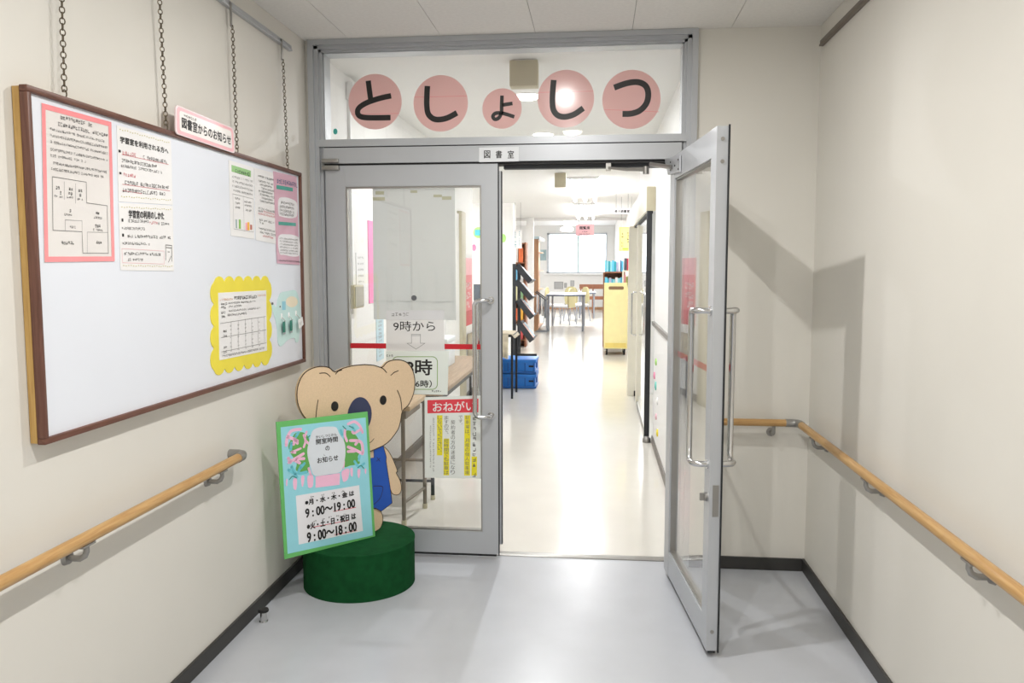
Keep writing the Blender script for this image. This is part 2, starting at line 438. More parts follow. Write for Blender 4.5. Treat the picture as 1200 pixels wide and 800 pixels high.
# ------------------------------------------------------------------ door frame
fr = root('trim_1', (-.48, D, 0), 'grey aluminium door frame with transom above the double doors', 'door frame', kind='structure')
def jamb(x0, sgn):
    m = MB()
    for a, w, y in ((0, .027, -.022), (.027, .046, -.006), (.046, .06, .012), (.06, .068, .026)):
        xs = sorted((x0 + sgn * a, x0 + sgn * w)); m.box(xs[0], xs[1], D + y, D + .118, 0, 2.553 if a else 2.578)
    return m.build('jamb', M_ALU, fr)
jamb(-1.417, 1); jamb(.4605, -1)
m = MB()
for z0, z1, y in ((2.553, 2.578, -.022), (2.538, 2.553, -.006), (2.527, 2.538, .012), (2.521, 2.527, .026)): m.box(-1.39, .434, D + y, D + .118, z0, z1)
m.build('head', M_ALU, fr)
m = MB().box(-1.37, .4145, D - .010, D + .10, 2.066, 2.101).box(-1.349, .3925, D - .012, D + .10, 1.984, 2.060)
m.build('transom_bar', M_ALU, fr)
part('shadow_groove', M_BLACK, fr, (-1.349, .3925, D + .004, D + .09, 2.058, 2.068), (-1.349, .3925, D + .004, D + .10, 1.972, 1.985))
part('door_stop', M_ALU_D, fr, (-.46, .3925, D + .05, D + .10, 1.955, 1.973))
part('threshold', M_STEEL_B, fr, (-1.349, .3925, 4.045, 4.105, -.02, .004), c=.001)
w1 = tag(MB().box(-1.362, .4065, D + .034, D + .040, 2.10, 2.53).build('window_1', M_GLASS), 'clear transom pane above the doors carrying pink letter discs', 'window', kind='structure')
# stepped left jamb under the door: glossy white stops seen beside the transom pane
# ------------------------------------------------------------------ the two door leaves
LW, LT = .861, .047
def leaf(name, label, f, base, closer):
    r = root(name, base, label, 'door', kind='structure')
    def mbx(mb, u0, u1, w0, w1, z0, z1):
        P = [f(u0, w0), f(u1, w0), f(u1, w1), f(u0, w1)]
        ar = sum(P[i][0] * P[(i + 1) % 4][1] - P[(i + 1) % 4][0] * P[i][1] for i in range(4))
        if ar < 0: P.reverse()
        return mb.prism([(p[0], p[1], z0) for p in P], (0, 0, z1 - z0))
    def pt(name, m, *bs, parent=None, label=None):
        mb = MB()
        for q in bs: mbx(mb, *q)
        return mb.build(name, m, parent or r, label=label)
    pt('stile', M_ALU, (0, .098, 0, LT, .026, 1.975)); pt('stile', M_ALU, (.78, LW, 0, LT, .026, 1.975))
    pt('rail', M_ALU, (.098, .78, .0015, LT - .0015, .026, .140)); pt('rail', M_ALU, (.098, .78, .0015, LT - .0015, 1.872, 1.975))
    gb = (.094, .784, .012, LT - .012)
    pt('glazing_bead', M_STEEL_B, (.098, .106, .008, LT - .008, .140, 1.872), (.772, .78, .008, LT - .008, .140, 1.872), (.106, .772, .008, LT - .008, .140, .148), (.106, .772, .008, LT - .008, 1.864, 1.872))
    pt('pane', M_GLASS, (.104, .774, .0205, .0265, .146, 1.866))
    if not closer:
        pt('meeting_strip', M_ALU, (LW, LW + .014, .014, LT - .004, .075, 1.94))
        pt('gasket', M_GASKET, (LW + .014, LW + .018, .014, LT - .004, .075, 1.94))
    pt('gasket', M_GASKET, (LW, LW + .006, 0.0, .006, .02, 1.98))
    pt('bottom_seal', M_GASKET, (.004, LW - .012, .01, LT - .01, .012, .027))
    pt('tape', M_RED, (.106, .772, .0195, .0204, 1.066, 1.092), label='red warning tape across the glass')
    for sg in (-1, 1):                               # pull handle on each face
        w0 = 0 if sg < 0 else LT
        o1, g = w0 + sg * .045, w0 + sg * .055
        path = []
        def arc(pts):
            for u, w, z in pts: x, y = f(u, w); path.append((x, y, z))
        U0, U1, ZT, ZB = .826, .752, 1.312, .737
        arc([(U0, w0, ZT), (U0, w0 + sg * .03, ZT), (U0 - .008, w0 + sg * .046, ZT), (U0 - .025, g, ZT), (U1 + .022, g, ZT), (U1 + .008, g, ZT - .006), (U1, g, ZT - .022),
             (U1, g, ZB + .022), (U1 + .008, g, ZB + .006), (U1 + .022, g, ZB), (U0 - .025, g, ZB), (U0 - .008, w0 + sg * .046, ZB), (U0, w0 + sg * .03, ZB), (U0, w0, ZB)])
        h = MB().tube(path, .0115, 12).build('pull_handle', M_STEEL, r, smooth=True)
        for z in (ZT, ZB):
            a, c_ = f(U0, w0), f(U0, w0 + sg * .005)
            MB().tube([(a[0], a[1], z), (c_[0], c_[1], z)], .018, 16).build('rose', M_STEEL, h, smooth=True)
    # lock: edge plate and thumb turn
    pt('lock_plate', M_STEEL_B, (LW, LW + .0015, .012, LT - .012, .545, .665))
    a, c_ = f(.826, LT), f(.826, LT + .012); e_ = f(.826, LT + .028)
    t = MB().tube([(a[0], a[1], .612), (c_[0], c_[1], .612)], .016, 16).build('thumb_turn', M_STEEL_B, r, smooth=True)
    mbx(MB(), .822, .83, LT + .012, LT + .028, .598, .626).build('turn_knob', M_STEEL_B, t)
    for z in (1.93, 1.85, .10):
        a, c_ = f(LW, LT * .55), f(LW + .002, LT * .55)
        MB().tube([(a[0], a[1], z), (c_[0], c_[1], z)], .0075, 10).build('screw', M_STEEL_B, r)
    return r, mbx
fL = lambda u, w: (-1.345 + u, D + .002 + w)
dL, mbxL = leaf('door_1', 'closed aluminium-framed glass door leaf hung with paper notices', fL, (-1.345, D, 0), False)
P1 = at_z(778, 665, .026); P2 = at_z(827, 761.6, .026); dv = (P2 - P1).normalized(); nv = Vector((-dv.y, dv.x, 0))
def fR(u, w):
    q = P1 + dv * u + nv * (LT - w); return (q.x, q.y)
dR, mbxR = leaf('door_2', 'open aluminium-framed glass door leaf swung into the corridor', fR, (P1.x, P1.y, 0), True)
# pivot of the closed leaf, on the frame
part('pivot', M_STEEL_B, dL, (-1.355, -1.27, D - .028, D + .004, 1.986, 2.006), (-1.355, -1.27, D - .028, D + .004, 1.952, 1.974), c=.003)
# closer arm of the open leaf
def at_leaf(u, v, off=0.0):
    o = Vector((P1.x, P1.y, 0)) - nv * off
    return on_plane(u, v, o, nv)
bp = at_leaf(793, 192, .004)
mb = MB(); P = [at_leaf(780, 186, .001), at_leaf(798, 182, .001), at_leaf(798, 201, .001), at_leaf(784, 205, .001)]
mb.prism(P if ((P[1] - P[0]).cross(P[2] - P[0])).dot(-nv) > 0 else P[::-1], -nv * .006)
br = mb.build('closer_bracket', M_ALU, dR)
for q in ((786, 190), (791, 194), (795, 187), (786, 199), (795, 198)):
    p = at_leaf(q[0], q[1], .007); MB().tube([p, p - nv * .003], .0035, 8).build('screw', M_BLACK, br)
A0 = at_leaf(787, 196, .012); A1 = at_y(757, 195, 3.93); A2 = at_y(713, 196, 4.0)
MB().tube([A0, A1 + Vector((.02, 0, .01))], .010, 8).build('closer_arm', M_STEEL_B, dR, smooth=True)
MB().tube([A1, A1 + Vector((0, 0, -.035))], .014, 12).build('closer_joint', M_STEEL_B, dR, smooth=True)
MB().tube([A1 + Vector((0, 0, -.012)), (A1 + A2) / 2 + Vector((0, 0, -.012)), A2 + Vector((0, 0, -.002))], [.011, .008, .006], 8).build('closer_forearm', M_STEEL_B, dR, smooth=True)
MB().box(A2.x - .012, A2.x + .012, D + .01, D + .06, A2.z - .012, A2.z + .034).build('closer_shoe', M_STEEL_B, dR)

# ------------------------------------------------------------------ letter discs on the transom pane
TY = D + .033
NY = Vector((0, -1, 0))
SHI = [[(663, 333), (660, 390), (660, 445), (668, 487), (695, 513), (730, 518), (775, 508), (826, 481)]]
for word, (cx, cz, rr), (x0, y0), lab in (
        ('と', (-1.096, 2.287, .134), ([[(337, 304), (342, 345), (350, 404)], [(463, 387), (400, 401), (330, 425), (288, 452), (278, 478), (292, 500), (340, 508), (460, 507)]], .0265), 'pink disc lettered と, leftmost on the transom glass'),
        ('し', (-.768, 2.272, .135), (SHI, .0275), 'pink disc lettered し, between と and the small ょ disc'),
        ('ょ', (-.466, 2.241, .096), ([[(1074, 386), (1072, 440), (1070, 482), (1055, 510), (1034, 516), (1024, 500), (1040, 483), (1080, 484), (1142, 503)], [(1074, 438), (1132, 429)]], .0175), 'smallest pink disc, lettered ょ, on the transom glass'),
        ('し', (-.157, 2.281, .136), ([[(277, 300), (272, 360), (270, 420), (276, 465), (300, 495), (340, 503), (390, 489), (440, 455)]], .0275), 'pink disc lettered し, between the small ょ and つ discs'),
        ('つ', (.156, 2.271, .138), ([[(610, 342), (680, 318), (740, 312), (783, 332), (798, 375), (788, 428), (752, 468), (705, 485), (656, 487)]], .028), 'pink disc lettered つ, rightmost on the transom glass')):
    r = root('letter_disc', (cx, TY, cz - rr), lab, 'sign', 'letter discs on the transom')
    S = Sheet([(cx - rr, TY, cz + rr), (cx + rr, TY, cz + rr), (cx + rr, TY, cz - rr), (cx - rr, TY, cz - rr)], NY, r)
    S.poly('disc', ellipse(.5, .5, .5, .5, 48), M_PINKC, 0, .0012)
    ox = 360 if cx < -.2 else 590
    st = [[S.st(ox + p[0] / 4.704, 30 + p[1] / 4.704) for p in pl] for pl in x0]
    S.ribbon(st, y0, M_INK, h=.0018)
    if word in 'としつ':
        ty = {'と': .72, 'し': .38, 'つ': .66}[word]; hw = math.sqrt(.25 - (ty - .5) ** 2)
        S.lines([[(.5 - hw, ty), (.5 + hw, ty + (.06 if word == 'つ' else 0))]], .0016, M_PINKP, h=.0014, name='seam')
r = root('sticker', (-1.30, TY, 2.1), 'tiny teal sticker in the corner of the transom glass', 'sticker')
S = px_sheet((390.5, 150.5), (395.5, 150.5), (395.5, 157.5), (390.5, 157.5), (0, TY, 0), NY, r)
S.poly('sheet', ellipse(.5, .5, .5, .5, 16), mat('teal_sticker', (70, 180, 170), .5), 0, .001)
r = root('name_plate', (-.477, D - .012, 1.986), 'small grey plate reading 図書室 on the door header', 'sign')
S = px_sheet((561.5, 173), (608, 172), (608, 189), (561.5, 190), (0, D - .0125, 0), NY, r)
S.sheet('plate', mat('plate_plastic', (222, 225, 228), .4), .004)
S.text([(c, *S.st(x, 176.5), *S.st(x + 7.4, 185.5)) for c, x in (('図', 567.3), ('書', 581), ('室', 595))], M_INK, h=.0046, bold=.015)

# ------------------------------------------------------------------ notices on the closed leaf
GY = D + .002 + .0195
def notice(name, label, cat, tl, tr, br_, bl, y, m, th=.0008):
    O = Vector((0, y, 0)); q = [on_plane(p[0], p[1], O, NY) for p in (tl, tr, br_, bl)]
    base = (q[2] + q[3]) / 2
    r = root(name, base, label, cat); S = Sheet(q, NY, r); S.sheet('sheet', m, th); S.p = r; return S
M_BACKP = sheet_film('poster_back', (224, 225, 224), .3)
S = notice('poster', 'large blank-backed grey poster taped behind the door glass', 'poster', (436.5, 221), (533, 220.5), (534.5, 375), (438, 374), GY + .010, M_BACKP)
Tp = mat('yellowed_tape', (190, 188, 160), .3)
for k, (x0, y0, x1, y1) in enumerate(((437, 231, 451, 235), (440, 224, 450, 228), (481, 223, 489, 226), (508, 228, 518, 231), (518, 230, 529, 234))):
    a0, b0 = S.st(x0, y0); a1, b1 = S.st(x1, y1); S.rect('tape', Tp, a0, b0, a1, b1, .0009, .0012)
fa = sheet_film('faint_print_show_through', (222, 225, 224), .3)
S.lines([[(.03 + .2 * i, .70), (.08 + .2 * i, .60), (.15 + .2 * i, .60), (.17 + .2 * i, .72), (.17 + .2 * i, .95)] for i in range(5)] + [[(.02 + .2 * i, .72), (.02 + .2 * i, .95)] for i in range(5)] +
        [[(.0, .86), (.98, .86)], [(.2, .3), (.5, .34), (.75, .24)]], .004, fa, h=.0010, name='print')
mgl = at_y(485, 349, GY - .004)
tag(MB().tube([mgl, mgl + Vector((0, .006, 0))], .0135, 20).build('magnet', mat('dark_magnet', (92, 94, 98), .4)), 'small dark round magnet on the door glass', 'magnet')
S = notice('notice', 'paper notice reading 9時から with a down arrow on the door glass', 'notice', (452.5, 363.5), (520.5, 363.5), (521, 411), (452.5, 411), GY - .0012, sheet_film('thin_paper', (238, 237, 236), .75))
S.rect('band', mat('grey_band', (214, 214, 216), .5), 0, 0, 1, .235, .0009, .0011)
S.text([('9時から', *S.st(461, 376), *S.st(510, 388))], M_INK, h=.0012, bold=.004)
S.scribble([(S.st(458.5, 366)[0], S.st(482, 366)[0], S.st(460, 366)[1], .09)], M_PALE_INK, h=.0012, seed=3)
arw = [(482.3, 391.5), (492.7, 391.5), (492.7, 402), (498, 402), (487.6, 409), (477, 402), (482.3, 402), (482.3, 391.5)]
S.lines([[S.st(*p) for p in arw], [S.st(482.3, 393), S.st(492.7, 393)]], .0022, M_PALE_INK, h=.0012, name='arrow_print')
S = notice('notice', 'paper notice reading 18時 in a green rounded frame on the door glass', 'notice', (452.3, 411.3), (526, 411.3), (524.5, 462.5), (452.3, 461), GY - .0012, mat('greenish_white_paper', (226, 232, 226), .5, var=.01))
rr = []
x0, y0, x1, y1, q = 460, 417.8, 512.6, 456, 6
for cx, cy, a in ((x1 - q, y0 + q, -90), (x1 - q, y1 - q, 0), (x0 + q, y1 - q, 90), (x0 + q, y0 + q, 180)):
    for k in range(6): t = math.radians(a + 18 * k); rr.append((cx + q * math.cos(t), cy + q * math.sin(t)))
rr.append(rr[0])
S.lines([[S.st(*p) for p in rr]], .0036, mat('olive_green_ink', (132, 170, 88), .5), h=.0012, name='frame_print')
S.text([('18時', *S.st(467.5, 420.6), *S.st(506.5, 439.8)), ('（午後6時）', *S.st(462, 444.6), *S.st(506, 454))], M_INK, h=.0012, bold=.022)
S.scribble([(S.st(453, 415)[0], S.st(462.5, 415)[0], S.st(453, 415.3)[1], .05), (S.st(506, 457)[0], S.st(518, 457)[0], S.st(506, 456.9)[1], .045)], M_INK, h=.0012, seed=4)
S = notice('poster', 'おねがい poster with red heading and yellow highlighted columns on door glass', 'poster', (497.6, 465.2), (564.3, 463.2), (563.5, 560.5), (497.8, 559.5), GY - .0012, mat('poster_paper', (228, 232, 228), .35, var=.01))
S.rect('heading_band', M_REDP, .05, .037, .947, .20, .0009, .0011)
S.text([('おねがい', .145, .062, .89, .18)], M_PAPER, h=.0013, bold=.012)
for a0, b0, a1, b1 in ((.832, .733, .93, .966), (.703, .233, .81, .966), (.337, .514, .436, .966), (.218, .226, .317, .72)): S.rect('highlight', M_YEL, a0, b0, a1, b1, .0009, .0011)
S.vtext([('駐車場は、月極の個人駐車場', .722, .79, .237, .0556), ('契約者の方の迷惑になり', .465, .54, .29, .061), ('ますので、', .345, .425, .235, .052), ('短時間でも駐車は', .345, .425, .518, .0556), ('しないでください。', .23, .305, .232, .0535), ('です。', .602, .672, .235, .047)], M_GREY_INK, h=.0013, bold=0.0)
S.scribble([(.845, .92, .25 + .062 * k, .05) for k in range(12)], M_GREY_INK, h=.0013, seed=6)
S.scribble([(.145, .185, .25 + .026 * k, .021) for k in range(26)] + [(.09, .125, .35 + .024 * k, .019) for k in range(22)], M_PALE_INK, h=.0013, seed=7)

# ================================================================== left wall: whiteboard with its notices
BX = XL + .042                                       # front face of the whiteboard frame
c4 = [at_x(38, 99, BX), at_x(351.5, 202.5, BX), at_x(361, 424, BX), at_x(46.5, 522, BX)]
BY0 = (c4[0].y + c4[3].y) / 2; BY1 = (c4[1].y + c4[2].y) / 2; BZ1 = (c4[0].z + c4[1].z) / 2; BZ0 = (c4[2].z + c4[3].z) / 2
wb = root('whiteboard', (XL + .02, (BY0 + BY1) / 2, BZ0), 'wide whiteboard in a brown wooden frame hanging from chains', 'whiteboard')
FW = .0165
part('panel', M_WHITEB, wb, (XL + .008, BX - .012, BY0 + FW - .004, BY1 - FW + .004, BZ0 + FW - .004, BZ1 - FW + .004))
for (y0, y1, z0, z1, mm) in ((BY0, BY1, BZ1 - FW, BZ1, M_FRAME), (BY0, BY1, BZ0, BZ0 + FW, M_FRAME), (BY0, BY0 + FW, BZ0 + FW, BZ1 - FW, M_FRAMEV), (BY1 - FW, BY1, BZ0 + FW, BZ1 - FW, M_FRAMEV)):
    part('frame_bar', mm, wb, (BX - .022, BX, y0, y1, z0, z1), c=.0025)
for (y0, y1) in ((BY0, BY0 + .016), (BY1 - .016, BY1)):
    part('edge_strip', M_TAN, wb, (XL + .002, BX - .022, y0, y1, BZ0 + .004, BZ1 - .004))
for (z0, z1) in ((BZ0 + .0, BZ0 + .016), (BZ1 - .016, BZ1)):
    part('edge_strip', M_TAN, wb, (XL + .002, BX - .022, BY0 + .016, BY1 - .016, z0, z1))
# picture rails
def prail(name, x, sgn, y1, label, mm):
    r = root(name, (x, y1, 2.47), label, 'rail')
    xs = sorted((x, x + sgn * .016)); part('track', mm, r, (xs[0], xs[1], -3.5, y1, 2.474, 2.500), c=.002)
    xs = sorted((x + sgn * .016, x + sgn * .019)); part('lip', mm, r, (xs[0], xs[1], -3.5, y1, 2.474, 2.482))
    return r
prail('picture_rail', XL, 1, 3.775, 'pale picture rail above the whiteboard chains', M_ALU)
prail('picture_rail', XR, -1, 3.945, 'dark picture rail high on the bare handrail wall', mat('dark_rail', (116, 106, 96), .5))
def chain(y0, y1, label):
    r = root('hanging_chain', (XL + .03, y1, BZ1), label, 'chain', 'chains holding the whiteboard')
    x = XL + .024
    part('hook_plate', M_STEEL_B, r, (XL + .017, XL + .021, y0 - .008, y0 + .008, 2.40, 2.494), c=.001)
    zt, zb = 2.405, BZ1 + .018
    L, wd, tk = .0190, .0102, .0028; pitch = L - 2 * tk + .0008
    n = int((zt - zb) / pitch); pitch = (zt - zb) / n; m = MB()
    for k in range(n):
        t = (k + .5) / n; cz = zt + (zb - zt) * t; cy = y0 + (y1 - y0) * t
        pts = []
        for a in range(10):
            an = 2 * math.pi * a / 10; w = math.cos(an) * wd * .62; z = math.sin(an) * L / 2 * .92
            ax = (.7, .7) if k % 2 else (.7, -.7)
            pts.append((x + w * ax[0], cy + w * ax[1], cz + z))
        m.tube(pts, tk * .62, 5, closed=True)
    m.build('links', M_CHAIN, r, smooth=True)
    m = MB(); pts = []
    for k in range(9):
        an = math.pi * (-.6 + 1.5 * k / 8); pts.append((x, y1 + .009 * math.cos(an), BZ1 + .012 + .010 * math.sin(an)))
    m.tube([(x, y1 + .001, BZ1 - .004)] + pts, .002, 6).build('eye_hook', M_CHAIN, r, smooth=True)
for (a, c_, lab) in ((2.100, 2.086, 'leftmost chain, beside the tan board corner, holding the whiteboard'), (2.590, 2.603, 'chain just before the small pink sign, holding the whiteboard'),
                     (3.128, 3.136, 'chain just past the small pink sign, holding the whiteboard'), (3.642, 3.666, 'chain nearest the door frame, holding the whiteboard')): chain(a, c_, lab)
NX = Vector((1, 0, 0)); WX = BX - .0115
def board_sheet(name, label, tl, tr, br_, bl, m, cat='notice', x=WX, th=.0012):
    O = Vector((x, 0, 0)); q = [on_plane(p[0], p[1], O, NX) for p in (tl, tr, br_, bl)]
    r = root(name, (q[2] + q[3]) / 2, label, cat); S = Sheet(q, NX, r); S.sheet('sheet', m, th); return S
S = board_sheet('notice', 'laminated pink-bordered floor plan notice at the far end of the whiteboard', (48, 120.5), (129.7, 143), (133.7, 306), (51.7, 307), M_LAMI)
S.border('border', M_PINKP, .014)
S.scribble([(.24, .72, .045, .026), (.2, .95, .092, .026), (.1, .9, .14, .018), (.1, .95, .18, .018), (.1, .95, .222, .018), (.1, .95, .27, .018), (.1, .6, .308, .018), (.08, .93, .355, .018), (.1, .86, .394, .018)], M_GREY_INK, seed=11)
PX2 = lambda x, y: S.st(45 + x / 6.96, 200 + y / 6.96)
S.lines([[PX2(*p) for p in pl] for pl in ([(108, 48), (385, 93), (388, 262), (556, 285), (566, 673), (357, 672), (350, 497), (113, 485), (108, 48)],)], .0015, M_GREY_INK)
S.lines([[PX2(*p) for p in pl] for pl in ([(205, 90), (205, 235)], [(297, 105), (297, 265)], [(213, 400), (350, 408), (350, 497)], [(213, 400), (213, 490)], [(393, 500), (393, 668)], [(393, 500), (560, 503)])], .0012, M_PALE_INK)
S.scribble([(PX2(x, y)[0], PX2(x + w, y)[0], PX2(x, y)[1], .022) for x, y, w in ((132, 122, 50), (130, 160, 55), (240, 135, 36), (238, 172, 34), (320, 148, 42), (328, 186, 30), (245, 312, 30), (460, 332, 34), (455, 435, 55), (180, 572, 112), (450, 570, 66))], M_INK, seed=12)
S.scribble([(PX2(x, y)[0], PX2(x + w, y)[0], PX2(x, y)[1], .016) for x, y, w in ((124, 195, 66), (226, 205, 50), (310, 220, 60), (205, 345, 95), (432, 370, 85), (440, 470, 80), (248, 448, 54))], M_GREY_INK, seed=13)
DEC = mat('gold_dots', (200, 194, 120), .6)
def dots(S, t, n=22):
    m = MB()
    for k in range(n): S.poly('', ellipse(.05 + .9 * k / (n - 1), t + .006 * math.sin(k * 1.7), .010, .008, 6), None, .0016, .0019, mb=m)
    m.build('print', DEC, S.p)['kind'] = 'stuff'
S = board_sheet('notice', 'notice headed 学習室を利用される方へ on the whiteboard', (136.5, 146.5), (200, 164.5), (202, 240), (138.5, 236), M_PAPER)
dots(S, .045); dots(S, .93)
P3 = lambda x, y: S.st(132 + x / 8.43, 145 + y / 8.43)
S.text([('学習室を利用される方へ', *P3(66, 120), *P3(545, 300))], M_INK, bold=.03)
S.text([('■', *P3(52, 255), *P3(74, 285)), ('■', *P3(60, 475), *P3(80, 500))], M_INK)
S.scribble([(P3(90, 265)[0], P3(235, 265)[0], P3(90, 262)[1], .055), (P3(98, 480)[0], P3(235, 480)[0], P3(98, 480)[1], .05)], M_PINK_INK, seed=21)
S.scribble([(P3(275, 300)[0], P3(530, 300)[0], P3(250, 300)[1], .05), (P3(80, 345)[0], P3(440, 345)[0], P3(80, 340)[1], .05), (P3(75, 400)[0], P3(490, 400)[0], P3(75, 395)[1], .042), (P3(90, 560)[0], P3(560, 560)[0], P3(90, 555)[1], .055), (P3(90, 640)[0], P3(545, 640)[0], P3(90, 632)[1], .055)], M_GREY_INK, seed=22)
S.lines([[P3(85, 302), P3(545, 402)], [P3(90, 597), P3(560, 662)], [P3(90, 658), P3(280, 690)]], .0016, M_PINK_INK)
S = board_sheet('notice', 'notice headed 学習室の利用のしかた below another on the whiteboard', (138.6, 237.5), (202, 241), (203.5, 317.5), (141, 316.5), M_PAPER)
dots(S, .06); dots(S, .93)
P4 = lambda x, y: S.st(132 + x / 8.43, 230 + y / 8.43)
S.text([('学習室の利用のしかた', *P4(150, 133), *P4(503, 232))], M_INK, bold=.03)
S.text([('■', *P4(82, 218), *P4(100, 250)), ('■', *P4(87, 368), *P4(106, 398))], M_INK)
S.scribble([(P4(112, 225)[0], P4(350, 225)[0], P4(112, 222)[1], .048), (P4(440, 262)[0], P4(565, 262)[0], P4(440, 252)[1], .048), (P4(85, 300)[0], P4(340, 300)[0], P4(85, 298)[1], .042), (P4(118, 380)[0], P4(580, 380)[0], P4(118, 374)[1], .048), (P4(90, 455)[0], P4(365, 455)[0], P4(90, 448)[1], .042),
            (P4(105, 555)[0], P4(480, 555)[0], P4(105, 548)[1], .045), (P4(105, 615)[0], P4(300, 615)[0], P4(105, 608)[1], .045)], M_GREY_INK, seed=23)
S.scribble([(P4(355, 250)[0], P4(440, 250)[0], P4(355, 243)[1], .048)], M_PINK_INK, seed=24)
S.lines([[P4(85, 515), P4(500, 540), P4(505, 668), P4(92, 655), P4(85, 515)]], .0012, M_PINKL)
S.lines([[P4(520, 630), P4(518, 480), P4(578, 485), P4(580, 640)], [P4(545, 650), P4(572, 592)], [P4(518, 505), P4(578, 510)], [P4(540, 548), P4(556, 549)]], .0022, M_GREY_INK, name='pencil_print')
S = board_sheet('notice', 'notice with a green heading box and small coloured pictures on whiteboard', (267.6, 187.5), (297.3, 196), (297.6, 280), (270.2, 276), M_PAPER)
P5 = lambda x, y: S.st(260 + x / 8, 185 + y / 8)
S.poly('heading_box', [P5(88, 65), P5(268, 120), P5(268, 180), P5(88, 128)], mat('soft_green_print', (150, 196, 130), .5), .0013, .0017)
S.scribble([(P5(120, 100)[0], P5(265, 140)[0], P5(110, 98)[1], .055)], mat('dark_green_ink', (60, 96, 60), .5), seed=31)
S.scribble([(.1, .95, t, .03) for t in (.19, .25, .31, .37)], M_PALE_INK, seed=32)
S.lines([[P5(95, 335), P5(290, 385)], [P5(98, 335), P5(108, 665)], [P5(196, 360), P5(205, 690)], [P5(108, 665), P5(292, 695)], [P5(290, 385), P5(292, 695)]], .0014, M_PALE_INK)
S.scribble([(.2, .42, t, .03) for t in (.47, .53, .59)] + [(.58, .9, t, .028) for t in (.49, .54, .60)], M_GREY_INK, seed=33)
for x0, y0, x1, y1, c_ in ((125, 575, 140, 660, (150, 170, 170)), (155, 575, 175, 665, (140, 190, 90)), (218, 605, 236, 680, (240, 170, 180)), (236, 600, 256, 680, (244, 180, 60)), (262, 625, 280, 675, (190, 110, 90))):
    a0, b0 = P5(x0, y0); a1, b1 = P5(x1, y1); S.rect('picture_print', mat('print_%d_%d_%d' % c_, c_, .5), a0, b0, a1, b1, .0013, .0017)
S = board_sheet('notice', 'plain typed notice between green-headed and pink posters on whiteboard', (297.6, 196.3), (323.5, 203.5), (325.5, 286.5), (299.5, 281), M_PAPER)
S.scribble([(.14, .92, .085, .03)], M_INK, seed=41)
S.scribble([(.16 + .06 * (k % 3), .9 - .1 * (k % 2), .15 + .045 * k, .03) for k in range(7)] + [(.12, .9, .53, .03), (.12, .35, .565, .03), (.12, .9, .69, .03), (.15, .35, .73, .03), (.12, .9, .81, .03), (.18, .92, .86, .03)], M_GREY_INK, seed=42)
S.scribble([(.35, .92, .565, .03), (.12, .92, .605, .03), (.3, .8, .905, .03)], M_PINK_INK, seed=43)
S = board_sheet('poster', 'mauve poster with teal headings beside the whiteboard edge', (320.0, 200.5), (347.2, 207.2), (350.8, 310.2), (324.5, 308.5), M_MAUVE, 'poster', x=WX + .0015)
P6 = lambda x, y: S.st(294 + x / 6.4, 190 + y / 6.4)
Wh = mat('white_print', (238, 236, 238), .4); Tl = mat('teal_print', (66, 160, 146), .4)
S.scribble([(P6(190, 125)[0], P6(345, 150)[0], P6(190, 118)[1], .055)], mat('slate_ink', (110, 116, 150), .5), seed=51)
S.poly('heading_box', [P6(190, 170), P6(312, 192), P6(312, 220), P6(190, 200)], Tl, .0013, .0017)
S.poly('heading_box', [P6(205, 445), P6(335, 455), P6(335, 480), P6(205, 470)], Tl, .0013, .0017)
S.poly('cloud_print', [S.st(294 + x / 6.4, 190 + y / 6.4) for x, y in spline([(205, 280), (245, 262), (300, 275), (342, 305), (345, 380), (335, 412), (290, 420), (230, 408), (205, 390)], 4, True)], Wh, .0013, .0017)
S.poly('cloud_print', [S.st(294 + x / 6.4, 190 + y / 6.4) for x, y in spline([(205, 555), (270, 540), (330, 550), (362, 580), (364, 690), (320, 708), (250, 695), (210, 680)], 4, True)], Wh, .0013, .0017)
S.scribble([(P6(212, y)[0], P6(325, y)[0], P6(212, y)[1], .03) for y in (288, 318, 348, 374)], M_GREY_INK, seed=52)
S.scribble([(P6(212, y)[0], P6(350, y)[0], P6(212, y)[1], .018) for y in (562, 584, 606, 628, 650, 670)], M_GREY_INK, seed=53)
S.scribble([(P6(205, 730)[0], P6(365, 730)[0], P6(205, 728)[1], .02)], M_GREY_INK, seed=54)
# small sign sitting on the frame
r_ = root('header_sign', (BX + .004, 2.75, BZ1 - .02), 'small pink-edged sign reading 図書室からのお知らせ atop the whiteboard frame', 'sign')
O = Vector((BX + .003, 0, 0))
S = Sheet([on_plane(x, y, O, NX) for x, y in ((204.3, 122.3), (272.6, 150.5), (274.3, 180), (204.6, 156.5))], NX, r_)
def rrect(a0, b0, a1, b1, rx, ry, n=5):
    o = []
    for cx, cy, st in ((a1 - rx, b0 + ry, -90), (a1 - rx, b1 - ry, 0), (a0 + rx, b1 - ry, 90), (a0 + rx, b0 + ry, 180)):
        for k in range(n + 1): t = math.radians(st + 90 * k / n); o.append((cx + rx * math.cos(t), cy + ry * math.sin(t)))
    return o
ax, ay = .016 / S.w, .016 / S.h
S.poly('plate', rrect(0, 0, 1, 1, ax, ay), mat('sign_pale_edge', (240, 220, 222), .25), 0, .004)
S.poly('pink_band', rrect(.02, .035, .98, .965, ax, ay), M_PINKL, .004, .0045)
S.poly('face', rrect(.055, .15, .945, .85, ax * .7, ay * .7), mat('sign_cream_face', (238, 234, 230), .25), .0045, .005)
S.text([('図書室からのお知らせ', .085, .34, .925, .74)], M_INK, h=.0055, bold=.03)
S.scribble([(.12, .32, .21, .10)], M_GREY_INK, h=.0055, seed=61)
